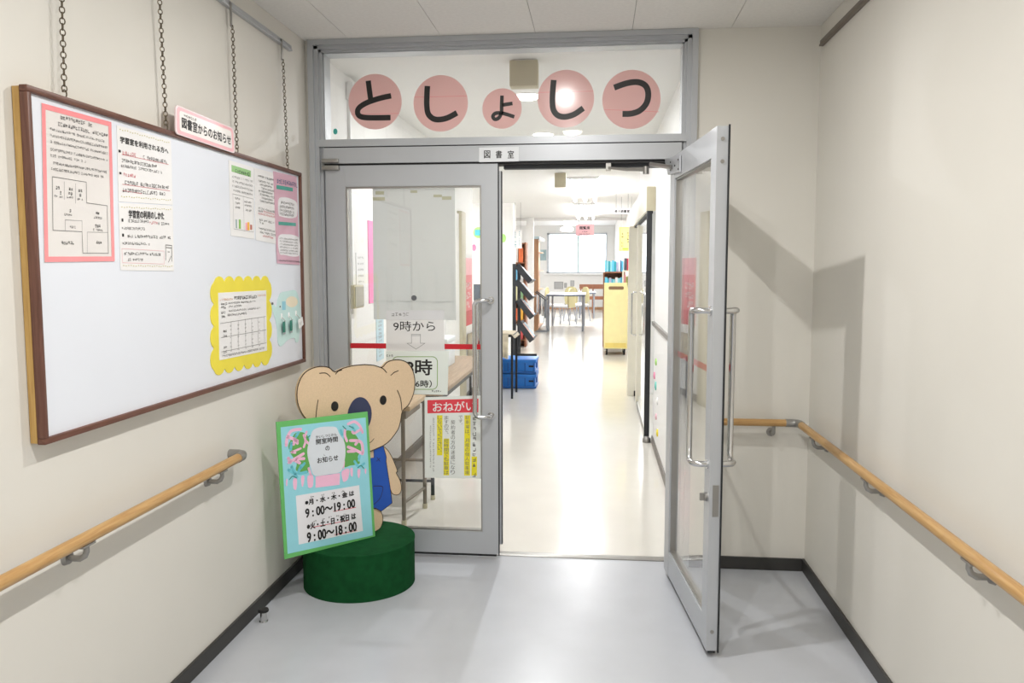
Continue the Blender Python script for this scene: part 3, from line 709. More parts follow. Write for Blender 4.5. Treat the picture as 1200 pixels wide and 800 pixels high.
# yellow scalloped card with its calendar sheet
O = Vector((WX, 0, 0))
q4 = [on_plane(x, y, O, NX) for x, y in ((250.3, 330.5), (314.8, 329), (315.5, 421), (250.5, 434))]
r_ = root('scalloped_card', (q4[2] + q4[3]) / 2, 'yellow scalloped card holding a calendar sheet on the whiteboard', 'card')
S = Sheet(q4, NX, r_); out = []
def bumps(p, q, n, ox, oy):
    for k in range(n):
        for j in range(6):
            t = (k + j / 6) / n; h = abs(math.sin(math.pi * (j / 6))) ** .6
            out.append((p[0] + (q[0] - p[0]) * t + ox * h, p[1] + (q[1] - p[1]) * t + oy * h))
bumps((0, 0), (1, 0), 6, 0, -.065); bumps((1, 0), (1, 1), 4, .055, 0); bumps((1, 1), (0, 1), 6, 0, .065); bumps((0, 1), (0, 0), 4, -.055, 0)
S.poly('card', out, M_YELP, 0, .002)
q4 = [on_plane(x, y, Vector((WX + .002, 0, 0)), NX) for x, y in ((255.6, 343), (311.7, 340), (312.6, 410.6), (257, 422))]
r_ = root('calendar_sheet', (q4[2] + q4[3]) / 2, 'white calendar sheet with ruled boxes on the yellow scalloped card', 'paper')
S = Sheet(q4, NX, r_); S.sheet('sheet', M_PAPER, .001)
P7 = lambda x, y: S.st(255 + x / 8.42, 335 + y / 8.42)
S.lines([[P7(20, 370), P7(470, 300)], [P7(28, 510), P7(475, 432)], [P7(32, 650), P7(478, 560)]] + [[P7(x, 368 - (x - 20) * .155), P7(x + 4, 648 - (x - 20) * .19)] for x in (128, 198, 268, 330, 392, 455)], .0013, M_GREY_INK)
S.scribble([(.3, .80, .065, .055), (.04, .16, .15, .04), (.04, .14, .2, .04), (.04, .14, .27, .045), (.04, .14, .33, .045)], M_INK, seed=71)
S.scribble([(.18, .75, .15, .03), (.18, .45, .2, .03), (.18, .85, .265, .03), (.16, .55, .325, .035), (.05, .95, .93, .035)], M_GREY_INK, seed=72)
S.scribble([(.02, .28, .09, .028), (.8, .98, .06, .028)], mat('orange_ink', (216, 140, 60), .5), seed=73)
S.scribble([(.07, .14, t, .04) for t in (.56, .63, .8, .87)], M_INK, seed=74)
S.scribble([(.2 + .15 * k, .24 + .15 * k, t, .02) for k in range(5) for t in (.5, .56, .62, .68, .76, .82, .88)], M_PALE_INK, seed=75)
# pale teal elephant-shaped card with three hooks
q4 = [on_plane(x, y, O, NX) for x, y in ((320, 342), (351.5, 342), (352.5, 400), (320, 406))]
r_ = root('teal_card', (q4[2] + q4[3]) / 2, 'pale teal animal-shaped card with three hooks near whiteboard edge', 'card')
S = Sheet(q4, NX, r_)
P8 = lambda x, y: S.st(309.3 + x / 10.7, 330 + y / 10)
S.poly('card', [P8(x, y) for x, y in spline([(95, 260), (110, 245), (150, 300), (170, 210), (210, 130), (300, 110), (390, 100), (430, 180), (455, 300), (455, 480), (440, 640), (425, 705), (395, 705), (380, 660), (300, 680), (225, 750), (190, 750), (170, 690), (165, 560), (140, 440), (100, 330)], 3, True)], M_TEAL, 0, .0015)
S.poly('patch', [P8(x, y) for x, y in ellipse(345, 235, 75, 65, 18)], mat('peach_patch', (238, 226, 200), .6), .0015, .0019)
S.rect('patch', mat('sky_patch', (150, 206, 222), .6), *P8(222, 230), *P8(268, 330), .0015, .0019)
S.poly('eye', [P8(x, y) for x, y in ellipse(198, 292, 8, 12, 10)], M_GREY_INK, .0015, .0019)
S.poly('trunk_tip', [P8(x, y) for x, y in ellipse(102, 256, 14, 16, 10)], M_GREY_INK, .0015, .0019)
hooks = []
for hx, hy in ((215, 430), (305, 415), (395, 395)):
    p = S.q(*P8(hx, hy)); hooks.append(p)
    h = MB().box(p.x + .001, p.x + .005, p.y - .006, p.y + .006, p.z - .002, p.z + .022, c=.001).build('hook_base', M_LAMPW, r_, smooth=True)
    MB().tube([p + Vector((.005, 0, .004)), p + Vector((.014, 0, -.004)), p + Vector((.016, 0, -.014)), p + Vector((.022, 0, -.010))], .0016, 6).build('hook', M_STEEL_B, h, smooth=True)
for k, lab in ((0, 'dark teal clip with grey tag on the hook nearest the yellow card'), (1, 'dark teal clip with grey tag on the middle hook')):
    p = hooks[k]; x = p.x + .014
    r_ = root('key_tag', (x, p.y, p.z - .07), lab, 'tag', 'tags hung on the teal card')
    part('clip', M_TEALD, r_, (x - .004, x + .004, p.y - .010, p.y + .006, p.z - .062, p.z - .014), c=.002)
    part('card', mat('grey_tag', (170, 172, 176), .4), r_, (x - .006, x - .0035, p.y - .002, p.y + .022, p.z - .072, p.z - .024))
p = hooks[2]; x = p.x + .018
r_ = root('paper_tag', (x, p.y, p.z - .06), 'white paper tag tilted on the hook nearest the board edge', 'tag', 'tags hung on the teal card')
S = Sheet([(x, p.y - .018, p.z - .022), (x, p.y + .040, p.z - .008), (x, p.y + .052, p.z - .046), (x, p.y - .006, p.z - .064)], NX, r_); S.sheet('sheet', M_PAPER, .0012)
S.lines([[(.15, .6), (.3, .35), (.4, .7), (.55, .35)], [(.6, .6), (.85, .4)]], .002, M_PALE_INK, h=.0016)

# ------------------------------------------------------------------ handrails, door stop
def rail(name, pts_, label, mm, r=.0175):
    o = root(name, (pts_[0][0], pts_[0][1], .70), label, 'handrail'); return o
HZ = .739
hl = root('handrail', (XL + .06, 3.0, HZ), 'oak handrail under the whiteboard ending in a grey cap', 'handrail')
hx = XL + .062
MB().tube([(hx, -3.5, HZ), (hx, 2.985, HZ)], .0175, 16).build('bar', M_RAIL, hl, smooth=True)
MB().tube([(hx, 2.975, HZ), (hx, 3.01, HZ), (hx - .006, 3.027, HZ), (hx - .022, 3.037, HZ), (XL, 3.037, HZ)], [.0192, .0192, .0195, .0195, .0195], 16).build('end_cap', M_BRKT, hl, smooth=True)
def bracket(par, x, wallx, y, axis='y'):
    sg = 1 if wallx > x else -1
    V = (lambda a, b_, z: (a, b_, z))
    m = MB().box(x - .011, x + .011, y - .028, y + .028, HZ - .0225, HZ - .0155, c=.002)
    m.tube([(x, y, HZ - .02), (x, y, HZ - .038), (x + sg * .006, y, HZ - .05), (x + sg * .02, y, HZ - .058), (x + sg * .042, y, HZ - .058), (wallx - sg * .012, y, HZ - .056)], [.008, .008, .0085, .009, .0085, .008], 10)
    m.tube([(wallx - sg * .012, y, HZ - .056), (wallx, y, HZ - .056)], [.018, .022], 16)
    return m.build('bracket', M_BRKT, par, smooth=True)
for y in (2.84, 2.03, 1.2, .3, -.6, -1.5, -2.4): bracket(hl, hx, XL, y)
hr = root('handrail', (XR - .06, 3.9, HZ), 'oak handrail turning the corner behind the open door', 'handrail')
hx2 = XR - .062; hy2 = D - .062
MB().tube([(hx2, -3.5, HZ), (hx2, hy2 - .055, HZ)], .0175, 16).build('bar', M_RAIL, hr, smooth=True)
MB().tube([(hx2, hy2 - .06, HZ), (hx2, hy2 - .03, HZ), (hx2 - .009, hy2 - .009, HZ), (hx2 - .03, hy2, HZ), (hx2 - .06, hy2, HZ)], .0192, 16).build('elbow', M_BRKT, hr, smooth=True)
MB().tube([(hx2 - .055, hy2, HZ), (.60, hy2, HZ)], .0175, 16).build('bar', M_RAILX, hr, smooth=True)
MB().tube([(.605, hy2, HZ), (.59, hy2, HZ), (.58, hy2 + .012, HZ), (.58, D, HZ)], .0192, 16).build('end_cap', M_BRKT, hr, smooth=True)
for y in (3.66, 2.95, 2.14, 1.3, .4, -.5, -1.4, -2.4): bracket(hr, hx2, XR, y)
m = MB().tube([(.84, hy2, HZ - .018), (.84, hy2, HZ - .04), (.84, hy2 + .012, HZ - .055), (.84, D - .01, HZ - .056)], .0085, 10).tube([(.84, D - .012, HZ - .056), (.84, D, HZ - .056)], [.018, .022], 16)
m.build('bracket', M_BRKT, hr, smooth=True)
ds = at_z(309, 728, 0)
r_ = root('door_stop', (ds.x, ds.y, 0), 'small steel floor door stop with black rubber top', 'door stop')
MB().lathe((ds.x, ds.y, 0), [(.018, 0), (.018, .003), (.0135, .005), (.0135, .042)], 20).build('post', M_STEEL, r_, smooth=True)
MB().lathe((ds.x, ds.y, 0), [(.0135, .040), (.0205, .043), (.0225, .049), (.0205, .055), (.012, .057)], 20).build('rubber_ring', M_BLACK, r_, smooth=True)

# ------------------------------------------------------------------ green pedestal, koala cutout, opening-hours sign
PC, PR, PH = Vector((-1.10, 3.64, 0)), .258, .213
r_ = root('round_pedestal', PC, 'low round pedestal covered in dark green felt', 'pedestal')
MB().lathe(PC, [(PR, 0), (PR, PH - .004)], 64).build('side', M_GREEN, r_, smooth=True)
MB().lathe(PC, [(PR + .0025, PH - .008), (PR + .002, PH - .001), (PR - .004, PH)], 64).build('top', M_GREEN, r_, smooth=True)
KD = Vector((.673, .739, 0)).normalized(); KN = Vector((KD.y, -KD.x, 0)); KO = Vector((-1.052, 3.737, PH + .0012))
def ks(u, v, off=0.0):
    q = on_plane(u, v, KO + KN * off, KN) - KO; return (q.dot(KD), q.z)
def k3(p, off=0.0): return KO + KD * p[0] + Vector((0, 0, max(p[1], 0.0))) + KN * off
kr = root('koala_figure', KO - KD * .082, 'flat wooden koala figure in blue overalls standing on the green pedestal', 'figure')
def kprism(name, pts, m, h0, h1, parent=kr, label=None):
    P = [k3((p[0], max(p[1], 0.0)), h0) for p in pts]
    if sum(((P[i] - P[0]).cross(P[(i + 1) % len(P)] - P[0])).dot(KN) for i in range(len(P))) < 0: P.reverse()
    return MB().prism(P, KN * (h1 - h0)).build(name, m, parent, label=label)
def kline(segs, w, h, name='outline', parent=kr, m=M_INKB):
    mb = MB()
    for pl in segs:
        P = [k3(p, h) for p in pl]
        for p, q in zip(P, P[1:]):
            d = q - p
            if d.length < 1e-6: continue
            d.normalize(); o = KN.cross(d) * (w / 2); e = d * (w / 2)
            mb.add([p - o - e, q - o + e, q + o + e, p + o - e], [(0, 1, 2, 3)])
    o = mb.build(name, m, parent)
    if len(segs) > 1: o['kind'] = 'stuff'
    return o
AX = -.082
mir = lambda p: (2 * AX - p[0], p[1])
C7 = lambda x, y: ks(320 + x / 5.333, 410 + y / 5.333)
C8 = lambda x, y: ks(310 + x / 4.442, 540 + y / 4.444)
earR = [C7(*p) for p in ((668, 105), (700, 75), (745, 60), (790, 62), (830, 80), (858, 120), (873, 175), (872, 240), (855, 300), (830, 345), (797, 378))]
topR = [C7(*p) for p in ((560, 89), (620, 94), (668, 106))]
sideR = [C7(*p) for p in ((797, 378), (785, 440), (770, 490), (740, 535), (710, 570), (675, 595))]
chin = [(AX, sideR[-1][1] - .028)]
right = topR + earR[1:] + sideR[1:]
HT = .016
headR = spline([p for p in right], 3)
head = headR + chin + [mir(p) for p in headR[::-1]]
# the left ear is traced on its own: it is a little rounder
hd = kprism('head', head, M_KOALA, -.002, HT)
kline([head + [head[0]]], .0046, HT + .0006, parent=hd)
kline([spline([C7(725, 155), C7(745, 138), C7(770, 128)], 4), spline([C7(765, 250), C7(785, 300), C7(793, 372)], 4), spline([C7(280, 143), C7(318, 142), C7(345, 163)], 4), spline([C7(270, 310), C7(262, 360), C7(256, 420)], 4),
       spline([C7(380, 147), C7(396, 130), C7(418, 122)], 4), spline([C7(660, 106), C7(680, 118), C7(697, 138)], 4)], .0042, HT + .0007, parent=hd)
m1 = ks(431, 517); mz = m1[1]
kline([spline([(AX - .075, mz + .012), (AX - .05, mz - .004), (AX, mz + .006), (AX + .05, mz - .004), (AX + .075, mz + .012)], 5)], .0032, HT + .0007, parent=hd)
e0 = ks(446.7, 468.2)
for sgn in (0, 1):
    c_ = e0 if sgn == 0 else mir(e0)
    kprism('eye', [(c_[0] + .0185 * math.cos(t * math.pi / 12), c_[1] + .0225 * math.sin(t * math.pi / 12)) for t in range(24)], M_INK, HT, HT + .002, parent=hd)
nt_ = C7(540, 290)[1]; nb_ = C7(605, 502)[1]
kprism('nose', [(AX + .064 * math.cos(t * math.pi / 16) * (1.0 if math.sin(t * math.pi / 16) < .4 else .97), (nt_ + nb_) / 2 + (nt_ - nb_) / 2 * math.sin(t * math.pi / 16)) for t in range(32)], M_NAVY, HT, HT + .003, parent=hd)
# body: one silhouette board behind the overalls
armR = [C7(672, 592), C7(705, 618), C7(735, 665), C7(770, 750), C8(680, 60), C8(700, 100), C8(707, 145), C8(692, 172), C8(662, 170), C8(648, 140)]
legR = [C8(560, 245), C8(590, 250), C8(607, 275), C8(610, 310), C8(598, 345), C8(575, 364)]
zf = .0
legR[-1] = (legR[-1][0], .0)
body = [(AX, sideR[-1][1] + .03)] + [(armR[0][0], armR[0][1] + .01), C8(650, 150), C8(655, 215), C8(600, 250), C8(560, 255)]
body = body + [(AX, C8(560, 240)[1])] + [mir(p) for p in body[:0:-1]]
bd = kprism('body', body, M_KOALA, -.004, .008)
for f_ in (lambda p: p, mir):
    a = [f_(p) for p in spline(armR, 3)]
    ob = kprism('arm', a, M_KOALA, -.003, .009); kline([a], .0032, .0096, parent=ob)
    l = [f_(p) for p in spline(legR, 3)] + [f_((AX + .018, 0)), f_((AX + .018, legR[0][1]))]
    ob = kprism('leg', l, M_KOALA, -.003, .0085); kline([l[:-2]], .0032, .0092, parent=ob)
ov = [C7(622, 605), C7(678, 592), C7(698, 665), C8(625, 0), C8(645, 130), C8(656, 215), C8(600, 258), C8(566, 241)]
ovl = ov + [(AX, ov[-1][1] + .004)] + [mir(p) for p in ov[::-1][1:]]
o0 = ov[0]
ovl = [(o0[0], o0[1])] + ov[1:] + [(AX, ov[-1][1] + .004)] + [mir(p) for p in ov[::-1]] + [mir((o0[0], o0[1] - .05)), (o0[0], o0[1] - .05)]
oo = kprism('overalls', ovl, M_KBLUE, .008, .0135)
kline([ov], .003, .0141, parent=oo)
kline([spline([C8(560, 128), C8(605, 130), C8(603, 165), C8(590, 195), C8(562, 222)], 4), [C7(640, 668), C7(658, 692)], [C7(658, 672), C7(638, 690)]], .0028, .0141, parent=oo, name='stitch')
# sign
SO = Vector((-1.339, 3.321, PH)); SP = SO
q4 = [on_plane(x, y, SP, KN) for x, y in ((323, 494.3), (429.9, 482), (439, 628.3), (333, 655))]
zb = PH + .0012
q4[2].z = zb; q4[3].z = zb
sr = root('hours_sign', (q4[2] + q4[3]) / 2 , 'green-bordered handmade sign of opening hours leaning on the koala', 'sign')
S = Sheet(q4, KN, sr)
S.sheet('backing', M_GRN, .006)
QA = lambda x, y: S.st(322 + x / 8, 480 + y / 8)
QB = lambda x, y: S.st(325 + x / 8.425, 565 + y / 8.425)
S.poly('cyan_sheet', [QA(48, 162), QA(845, 70), QB(935, 520), QB(95, 702)], M_CYAN, .006, .0066)
H0 = .0066
def ap(name, pts, m, h=1, sp=True): return S.poly(name, [QA(*p) for p in (spline(pts, 3, True) if sp else pts)], m, H0 + .0004 * (h - 1), H0 + .0004 * h)
ap('leaf_patch', [(150, 270), (190, 215), (260, 210), (310, 260), (330, 400), (320, 520), (300, 590), (240, 590), (190, 560), (200, 490), (150, 420), (120, 340)], M_GRN2)
ap('leaf_patch', [(640, 230), (680, 190), (740, 220), (790, 300), (800, 380), (770, 440), (790, 500), (700, 520), (640, 530), (650, 400)], M_GRN2)
def branch(pts, w, m, h=2):
    S.ribbon([[QA(*p) for p in pl] for pl in pts], w * 1.05, m, h=H0 + .0004 * h, name='coral_print', rnd=True)
branch([[(100, 330), (110, 260), (150, 195), (235, 180)], [(110, 250), (165, 270), (205, 290)], [(180, 270), (170, 320)], [(185, 280), (205, 310)]], .013, M_CORAL)
branch([[(125, 490), (160, 470), (260, 410)], [(190, 460), (265, 455)], [(180, 470), (225, 495)], [(120, 450), (140, 490)]], .013, M_CORAL)
branch([[(265, 235), (280, 290), (265, 345)], [(280, 285), (315, 320)], [(290, 205), (272, 260)]], .010, M_CORAL)
branch([[(150, 395), (185, 400)], [(160, 390), (235, 360)]], .009, M_CORAL)
branch([[(815, 410), (760, 380), (680, 345)], [(740, 385), (680, 388)], [(820, 395), (810, 320), (780, 290), (700, 285)], [(770, 295), (750, 320)]], .013, M_CORAL)
branch([[(815, 210), (790, 150), (740, 110), (680, 130)], [(800, 180), (740, 215), (720, 205)], [(650, 190), (650, 240), (668, 290)]], .012, M_CORAL)
branch([[(310, 545), (330, 605)], [(640, 480), (635, 540)]], .010, M_CORAL)
M_TEAL2 = mat('sea_teal_paper', (112, 200, 214), .65); M_SEA = mat('sea_green_ink', (60, 138, 128), .6)
branch([[(120, 560), (170, 590), (200, 630)], [(150, 530), (190, 600)], [(240, 520), (215, 590), (290, 580)], [(270, 500), (220, 560)], [(190, 250), (215, 210)], [(150, 310), (140, 370)]], .012, M_TEAL2)
branch([[(740, 480), (780, 530), (830, 500)], [(790, 430), (780, 470)], [(720, 160), (745, 200)], [(610, 190), (625, 230)]], .011, M_TEAL2)
branch([[(130, 650), (160, 620), (195, 635)], [(770, 540), (800, 520), (825, 545)], [(630, 150), (660, 180)], [(690, 150), (730, 170)], [(320, 240), (300, 260)]], .004, M_SEA, 3)
ap('coral_band', [(375, 622), (605, 590), (600, 700), (375, 728)], M_CORAL, sp=False)
for pts in ([(300, 620), (350, 610), (352, 700), (335, 725), (305, 720)], [(165, 650), (200, 645), (195, 740), (170, 735)], [(240, 625), (270, 620), (262, 700), (246, 715)], [(620, 575), (690, 550), (680, 640), (650, 670), (632, 665)], [(700, 550), (722, 545), (722, 620), (704, 610)], [(768, 560), (795, 560), (785, 635), (770, 620)], [(100, 650), (112, 650), (108, 710), (98, 700)], [(835, 555), (850, 550), (848, 595), (838, 590)]): ap('coral_band', pts, M_CORAL, 2)
ap('oval_panel', [(350, 190), (420, 160), (520, 155), (570, 165), (595, 220), (645, 300), (655, 400), (640, 500), (605, 580), (500, 600), (370, 616), (330, 540), (300, 430), (300, 350), (325, 260)], M_OVAL, 3)
QT = H0 + .0016
S.text([('開室時間', *QA(376, 272), *QA(584, 296)), ('の', *QA(464, 338), *QA(506, 376)), ('お知らせ', *QA(388, 447), *QA(588, 470)), ('かいしつじかん', *QA(375, 240), *QA(574, 240)), ('し', *QA(451, 412), *QA(466, 426))], M_INK, h=QT, bold=.022)
S.poly('white_panel', [QB(175, 130), QB(800, 25), QB(838, 475), QB(205, 610)], mat('hours_panel', (232, 232, 236), .6), H0, H0 + .0006)
S.text([('※月・水・木・金 は', *QB(262, 168), *QB(750, 128)), ('9 : 00～19 : 00', *QB(264, 258), *QB(762, 243)), ('※火・土・日・祝日 は', *QB(280, 400), *QB(768, 358)), ('9 : 00～18 : 00', *QB(280, 492), *QB(778, 474))], M_INK, h=QT, bold=.04)
S.lines([[QB(545, 283), QB(765, 243)], [QB(330, 440), QB(690, 372)], [QB(558, 513), QB(776, 470)]], .0028, mat('underline_red', (224, 90, 104), .5), h=QT)
S.scribble([(S.st(325 + x / 8.425, 565 + y / 8.425)[0], S.st(325 + (x + 42) / 8.425, 565 + y / 8.425)[0], S.st(325 + x / 8.425, 565 + y / 8.425)[1], .014) for x, y in ((318, 132), (425, 115), (525, 96), (622, 76), (345, 372), (430, 352), (495, 335), (570, 322), (640, 308))], M_GREY_INK, h=QT, name='ruby_print', seed=81)
# ================================================================== the library beyond the doors
LX, RX, HXR, YH, YS, YF, ZF = -1.45, .48, .62, 9.5, 18.3, 29.5, 3.0
tag(MB().box(-4.1, 1.2, 4.105, YF + .2, -.1, 0).build('floor_library', M_FLOOR_LIB), 'shiny cream vinyl floor of the library', 'floor', kind='structure')
tag(MB().box(LX - .12, LX, 4.11, YH, 0, 2.75).build('wall_hall_left', M_WALL_LIB), 'white library hall wall with posters behind the desks', 'wall', kind='structure')
tag(MB().box(RX, RX + .12, 4.11, 6.9, 0, 2.75).build('wall_hall_right', M_WALL_LIB), 'cream library wall just beyond the open door leaf', 'wall', kind='structure')
tag(MB().box(RX, RX + .12, 6.9, 9.6, 2.13, 2.75).build('wall_over_door', M_WALL_LIB), 'white wall above the sliding door', 'wall', kind='structure')
tag(MB().box(1.08, 1.2, 6.8, 10.2, 0, 2.75).build('wall_side_room', M_WALL_LIB), 'white side-room wall seen through the sliding door glass', 'wall', kind='structure')
tag(MB().box(HXR, HXR + .1, 9.6, YF, 0, 3.1).build('wall_reading_right', M_WALL_LIB), 'white reading room wall behind the bookcases', 'wall', kind='structure')
tag(MB().box(-4.1, -4, YH, YF, 0, 3.1).build('wall_reading_left', M_WALL_LIB), 'white reading room wall out of sight', 'wall', kind='structure')
tag(MB().box(-4.1, LX - .12, YH - .1, YH, 0, 2.75).build('wall_reading_near', M_WALL_LIB), 'white wall around the hall corner', 'wall', kind='structure')
wA, wB = at_y(641, 273, YF), at_y(711, 320, YF)
m = MB().box(-4.1, wA.x, YF, YF + .15, 0, 3.1).box(wB.x, 1.2, YF, YF + .15, 0, 3.1).box(wA.x, wB.x, YF, YF + .15, 0, wB.z).box(wA.x, wB.x, YF, YF + .15, wA.z, 3.1)
tag(m.build('wall_far', M_WALL_LIB), 'white end wall of the library around the bright window', 'wall', kind='structure')
tag(MB().box(-4.1, 1.2, 4.11, YS, 2.58, 2.75).build('ceiling_library', mat('library_ceiling', (236, 236, 234), .7, var=.01)), 'white library ceiling with fluorescent lamps', 'ceiling', kind='structure')
tag(MB().box(-4.1, 1.2, YS, YF + .2, ZF, ZF + .15).build('ceiling_reading_area', M_WALL_LIB), 'higher white ceiling above the far reading tables', 'ceiling', kind='structure')
tag(MB().box(-4.1, 1.2, YS - .08, YS, 2.52, ZF).build('wall_drop', M_WALL_LIB), 'white drop beam across the library ceiling', 'beam', kind='structure')
for nm, bx, lb in (('baseboard_hall', (LX, LX + .012, 4.12, YH, 0, .075), 'grey baseboard behind the hall desks'), ('baseboard_far', (-4, HXR, YF - .015, YF, 0, .09), 'orange-brown baseboard below the far window'), ('baseboard_hall_right', (RX - .012, RX, 4.12, 6.9, 0, .06), 'pale baseboard beyond the open door leaf')):
    tag(MB().box(*bx).build(nm, M_BRNL if 'far' in nm else M_BASE_LIB), lb, 'baseboard', kind='structure')
# far window
wr = root('window_2', (wA.x, YF, wB.z), 'bright window at the far end of the library', 'window', kind='structure')
part('window_frame', mat('pale_window_frame', (206, 210, 216), .5), wr, (wA.x, wA.x + .08, YF - .02, YF + .1, wB.z, wA.z), (wB.x - .04, wB.x, YF - .02, YF + .1, wB.z, wA.z), (wA.x, wB.x, YF - .02, YF + .1, wA.z - .06, wA.z), (wA.x, wB.x, YF - .02, YF + .1, wB.z, wB.z + .05))
mx_ = (wA.x + wB.x) / 2 + .05
part('mullion', mat('pale_mullion', (214, 236, 236), .5), wr, (mx_ - .04, mx_ + .04, YF, YF + .08, wB.z, wA.z))
for x0, x1 in ((wA.x + .1, mx_ - .04), (mx_ + .04, wB.x - .06)): part('pane', M_GLASS_WIN, wr, (x0, x1, YF + .05, YF + .056, wB.z + .05, wA.z - .06))
part('sill', M_LAMPW, wr, (wA.x - .1, wB.x + .1, YF - .14, YF, wB.z - .05, wB.z))
# pillars
def pil(name, x0, x1, y0, y1, label): tag(MB().box(x0, x1, y0, y1, 0, 2.58).build(name, M_WALL_LIB), label, 'pillar', kind='structure')
pil('pillar_near', -2.45, at_y(601, 300, 14).x, 14, 14.5, 'white wall pillar beside the magazine rack')
pil('pillar_far', at_y(617, 300, 18).x, at_y(625, 300, 18).x, 18, 18.22, 'slim white pillar next to the wooden bookcase end')
# ------------------------------------------------------------------ lamps
def downlight(x, y, z, watts, label, group, spread=180, col=(1.0, .98, .955)):
    r = root('downlight', (x, y, z), label, 'ceiling lamp', group)
    MB().lathe((x, y, z), [(.080, -.005), (.092, -.006), (.096, 0), (.080, -.0005)], 32).build('trim_ring', M_LAMPW, r, smooth=True)
    MB().lathe((x, y, z), [(.004, -.030), (.04, -.027), (.068, -.019), (.082, -.006), (.082, -.001)], 32).build('diffuser', M_DIFF, r, smooth=True)
    ld = bpy.data.lights.new('downlight_beam', 'AREA'); ld.shape = 'DISK'; ld.size = .04; ld.energy = watts; ld.color = col; ld.spread = math.radians(spread)
    lo = bpy.data.objects.new('downlight_beam', ld); COL.objects.link(lo); lo.parent = r; lo.location = (0, 0, -.033)
for y, lab in ((2.76, 'round recessed downlight nearest the glass doors'), (1.28, 'round recessed downlight over the whiteboard near end'), (-.22, 'round recessed downlight above the viewer'), (-1.72, 'added round recessed fill downlight behind the viewer'), (-3.3, 'added round recessed fill downlight far back in the corridor')):  # the two rearmost are unseen, added to fill the shadows
    downlight(-.21, y, ZC, W_DOWN, lab, 'corridor downlights')
downlight(-.46, 5.37, 2.58, W_HALL, 'round downlight in the library hall nearest the transom', 'library hall downlights', 180, (.97, .985, 1.0))
downlight(-.455, 6.90, 2.58, W_HALL, 'round downlight in the library hall farther from the transom', 'library hall downlights', 180, (.97, .985, 1.0))
def tubes(x, y0, y1, z, label, watts, w=.42):
    r = root('fluorescent_lamp', (x, (y0 + y1) / 2, z), label, 'ceiling lamp', 'fluorescent lamps')
    m = MB().prism([(x - w / 2, y0, 2.58), (x - w / 2 + .04, y0, 2.55), (x + w / 2 - .04, y0, 2.55), (x + w / 2, y0, 2.58)][::1], (0, y1 - y0, 0))
    m.build('housing', M_LAMPW, r)
    for k in range(3):
        tx = x + (k - 1) * (w * .36); MB().tube([(tx, y0 + .03, 2.505), (tx, y1 - .03, 2.505)], .026, 10).build('tube', M_TUBE, r, smooth=True)
        for yy in (y0 + .02, y1 - .02): MB().box(tx - .012, tx + .012, yy - .012, yy + .012, 2.49, 2.552).build('socket', M_LAMPW, r)
    ld = bpy.data.lights.new('tube_light', 'AREA'); ld.shape = 'RECTANGLE'; ld.size = w; ld.size_y = y1 - y0; ld.energy = watts; ld.color = (.97, .98, 1.0)
    lo = bpy.data.objects.new('tube_light', ld); COL.objects.link(lo); lo.parent = r; lo.location = (0, 0, 2.546 - z)
tubes(-.19, 10.1, 12.7, 2.5, 'triple tube ceiling lamp nearest the library entrance', W_TUBE)
tubes(-.24, 14.2, 17.2, 2.5, 'triple tube ceiling lamp above the yellow book cart', W_TUBE)
tubes(-2.8, 11.5, 14.1, 2.5, 'added unseen triple tube ceiling lamp over the side aisle', W_TUBE)  # hidden behind the hall wall, added to light the room
def dome(x, y, label, watts):
    r = root('dome_lamp', (x, y, ZF - .35), label, 'ceiling lamp', 'dome lamps')
    MB().tube([(x, y, ZF - .001), (x, y, ZF - .28)], .012, 8).build('stem', M_LAMPW, r)
    MB().lathe((x, y, ZF - .42), [(.16, 0), (.2, .03), (.17, .10), (.05, .14)], 20).build('shade', M_TUBE, r, smooth=True)
    ld = bpy.data.lights.new('dome_light', 'AREA'); ld.shape = 'DISK'; ld.size = .38; ld.energy = watts; ld.color = (.97, .98, 1.0)
    lo = bpy.data.objects.new('dome_light', ld); COL.objects.link(lo); lo.parent = r; lo.location = (0, 0, -.08)
pd = at_z(668.5, 262, 2.62)
dome(pd.x, max(pd.y, 18.9), 'white dome lamp in front of the pink hanging sign', 110.0)
dome(-.9, 24.5, 'white dome lamp over the far tables', 120.0)
# boxes on the hall ceiling
for (x0, y0, x1, y1, Y, lab) in ((597, 68, 630, 100, 4.45, 'beige ceiling box seen through the transom glass'), (650, 202, 663, 219, 9.65, 'beige ceiling box farther down the hall before the tube lamps')):
    p, q = at_y(x0, y0, Y), at_y(x1, y1, Y)
    r = root('ceiling_box', ((p.x + q.x) / 2, Y, q.z), lab, 'box', 'beige ceiling boxes')
    part('body', M_BEIGE, r, (p.x, q.x, Y, Y + .09, q.z, 2.575), c=.004); part('mount', M_LAMPW, r, (p.x + .02, q.x - .02, Y + .01, Y + .08, 2.572, 2.58))
# ------------------------------------------------------------------ hanging and wall signs
def hang(label, x0, y0, x1, y1, Y, m, texts=(), ink=M_INK, vt=(), top=2.58, scr=(), mm2=None, group=None):
    p, q = at_y(x0, y0, Y), at_y(x1, y1, Y)
    r = root('hanging_sign', ((p.x + q.x) / 2, Y, q.z), label, 'sign', group)
    S = Sheet([(p.x, Y, p.z), (q.x, Y, p.z), (q.x, Y, q.z), (p.x, Y, q.z)], NY, r); S.sheet('board', m, .012)
    if texts: S.text(texts, ink, h=.0135, bold=.03)
    if vt: S.vtext(vt, ink, h=.0135, bold=.02)
    if scr: S.scribble(scr, ink, h=.0135, seed=91)
    if top and top - p.z > .02:
        for a in (.15, .85): MB().tube([(p.x + (q.x - p.x) * a, Y - .004, p.z), (p.x + (q.x - p.x) * a, Y - .004, top)], .003, 6).build('cord', M_PALE_INK, r)
    return S
hang('pink hanging sign before the far window', 675, 263, 696, 276, 14.0, M_PINKL, [('閲覧席', .2, .16, .78, .45)], scr=[(.34, .66, .58, .12), (.18, .82, .80, .12)])
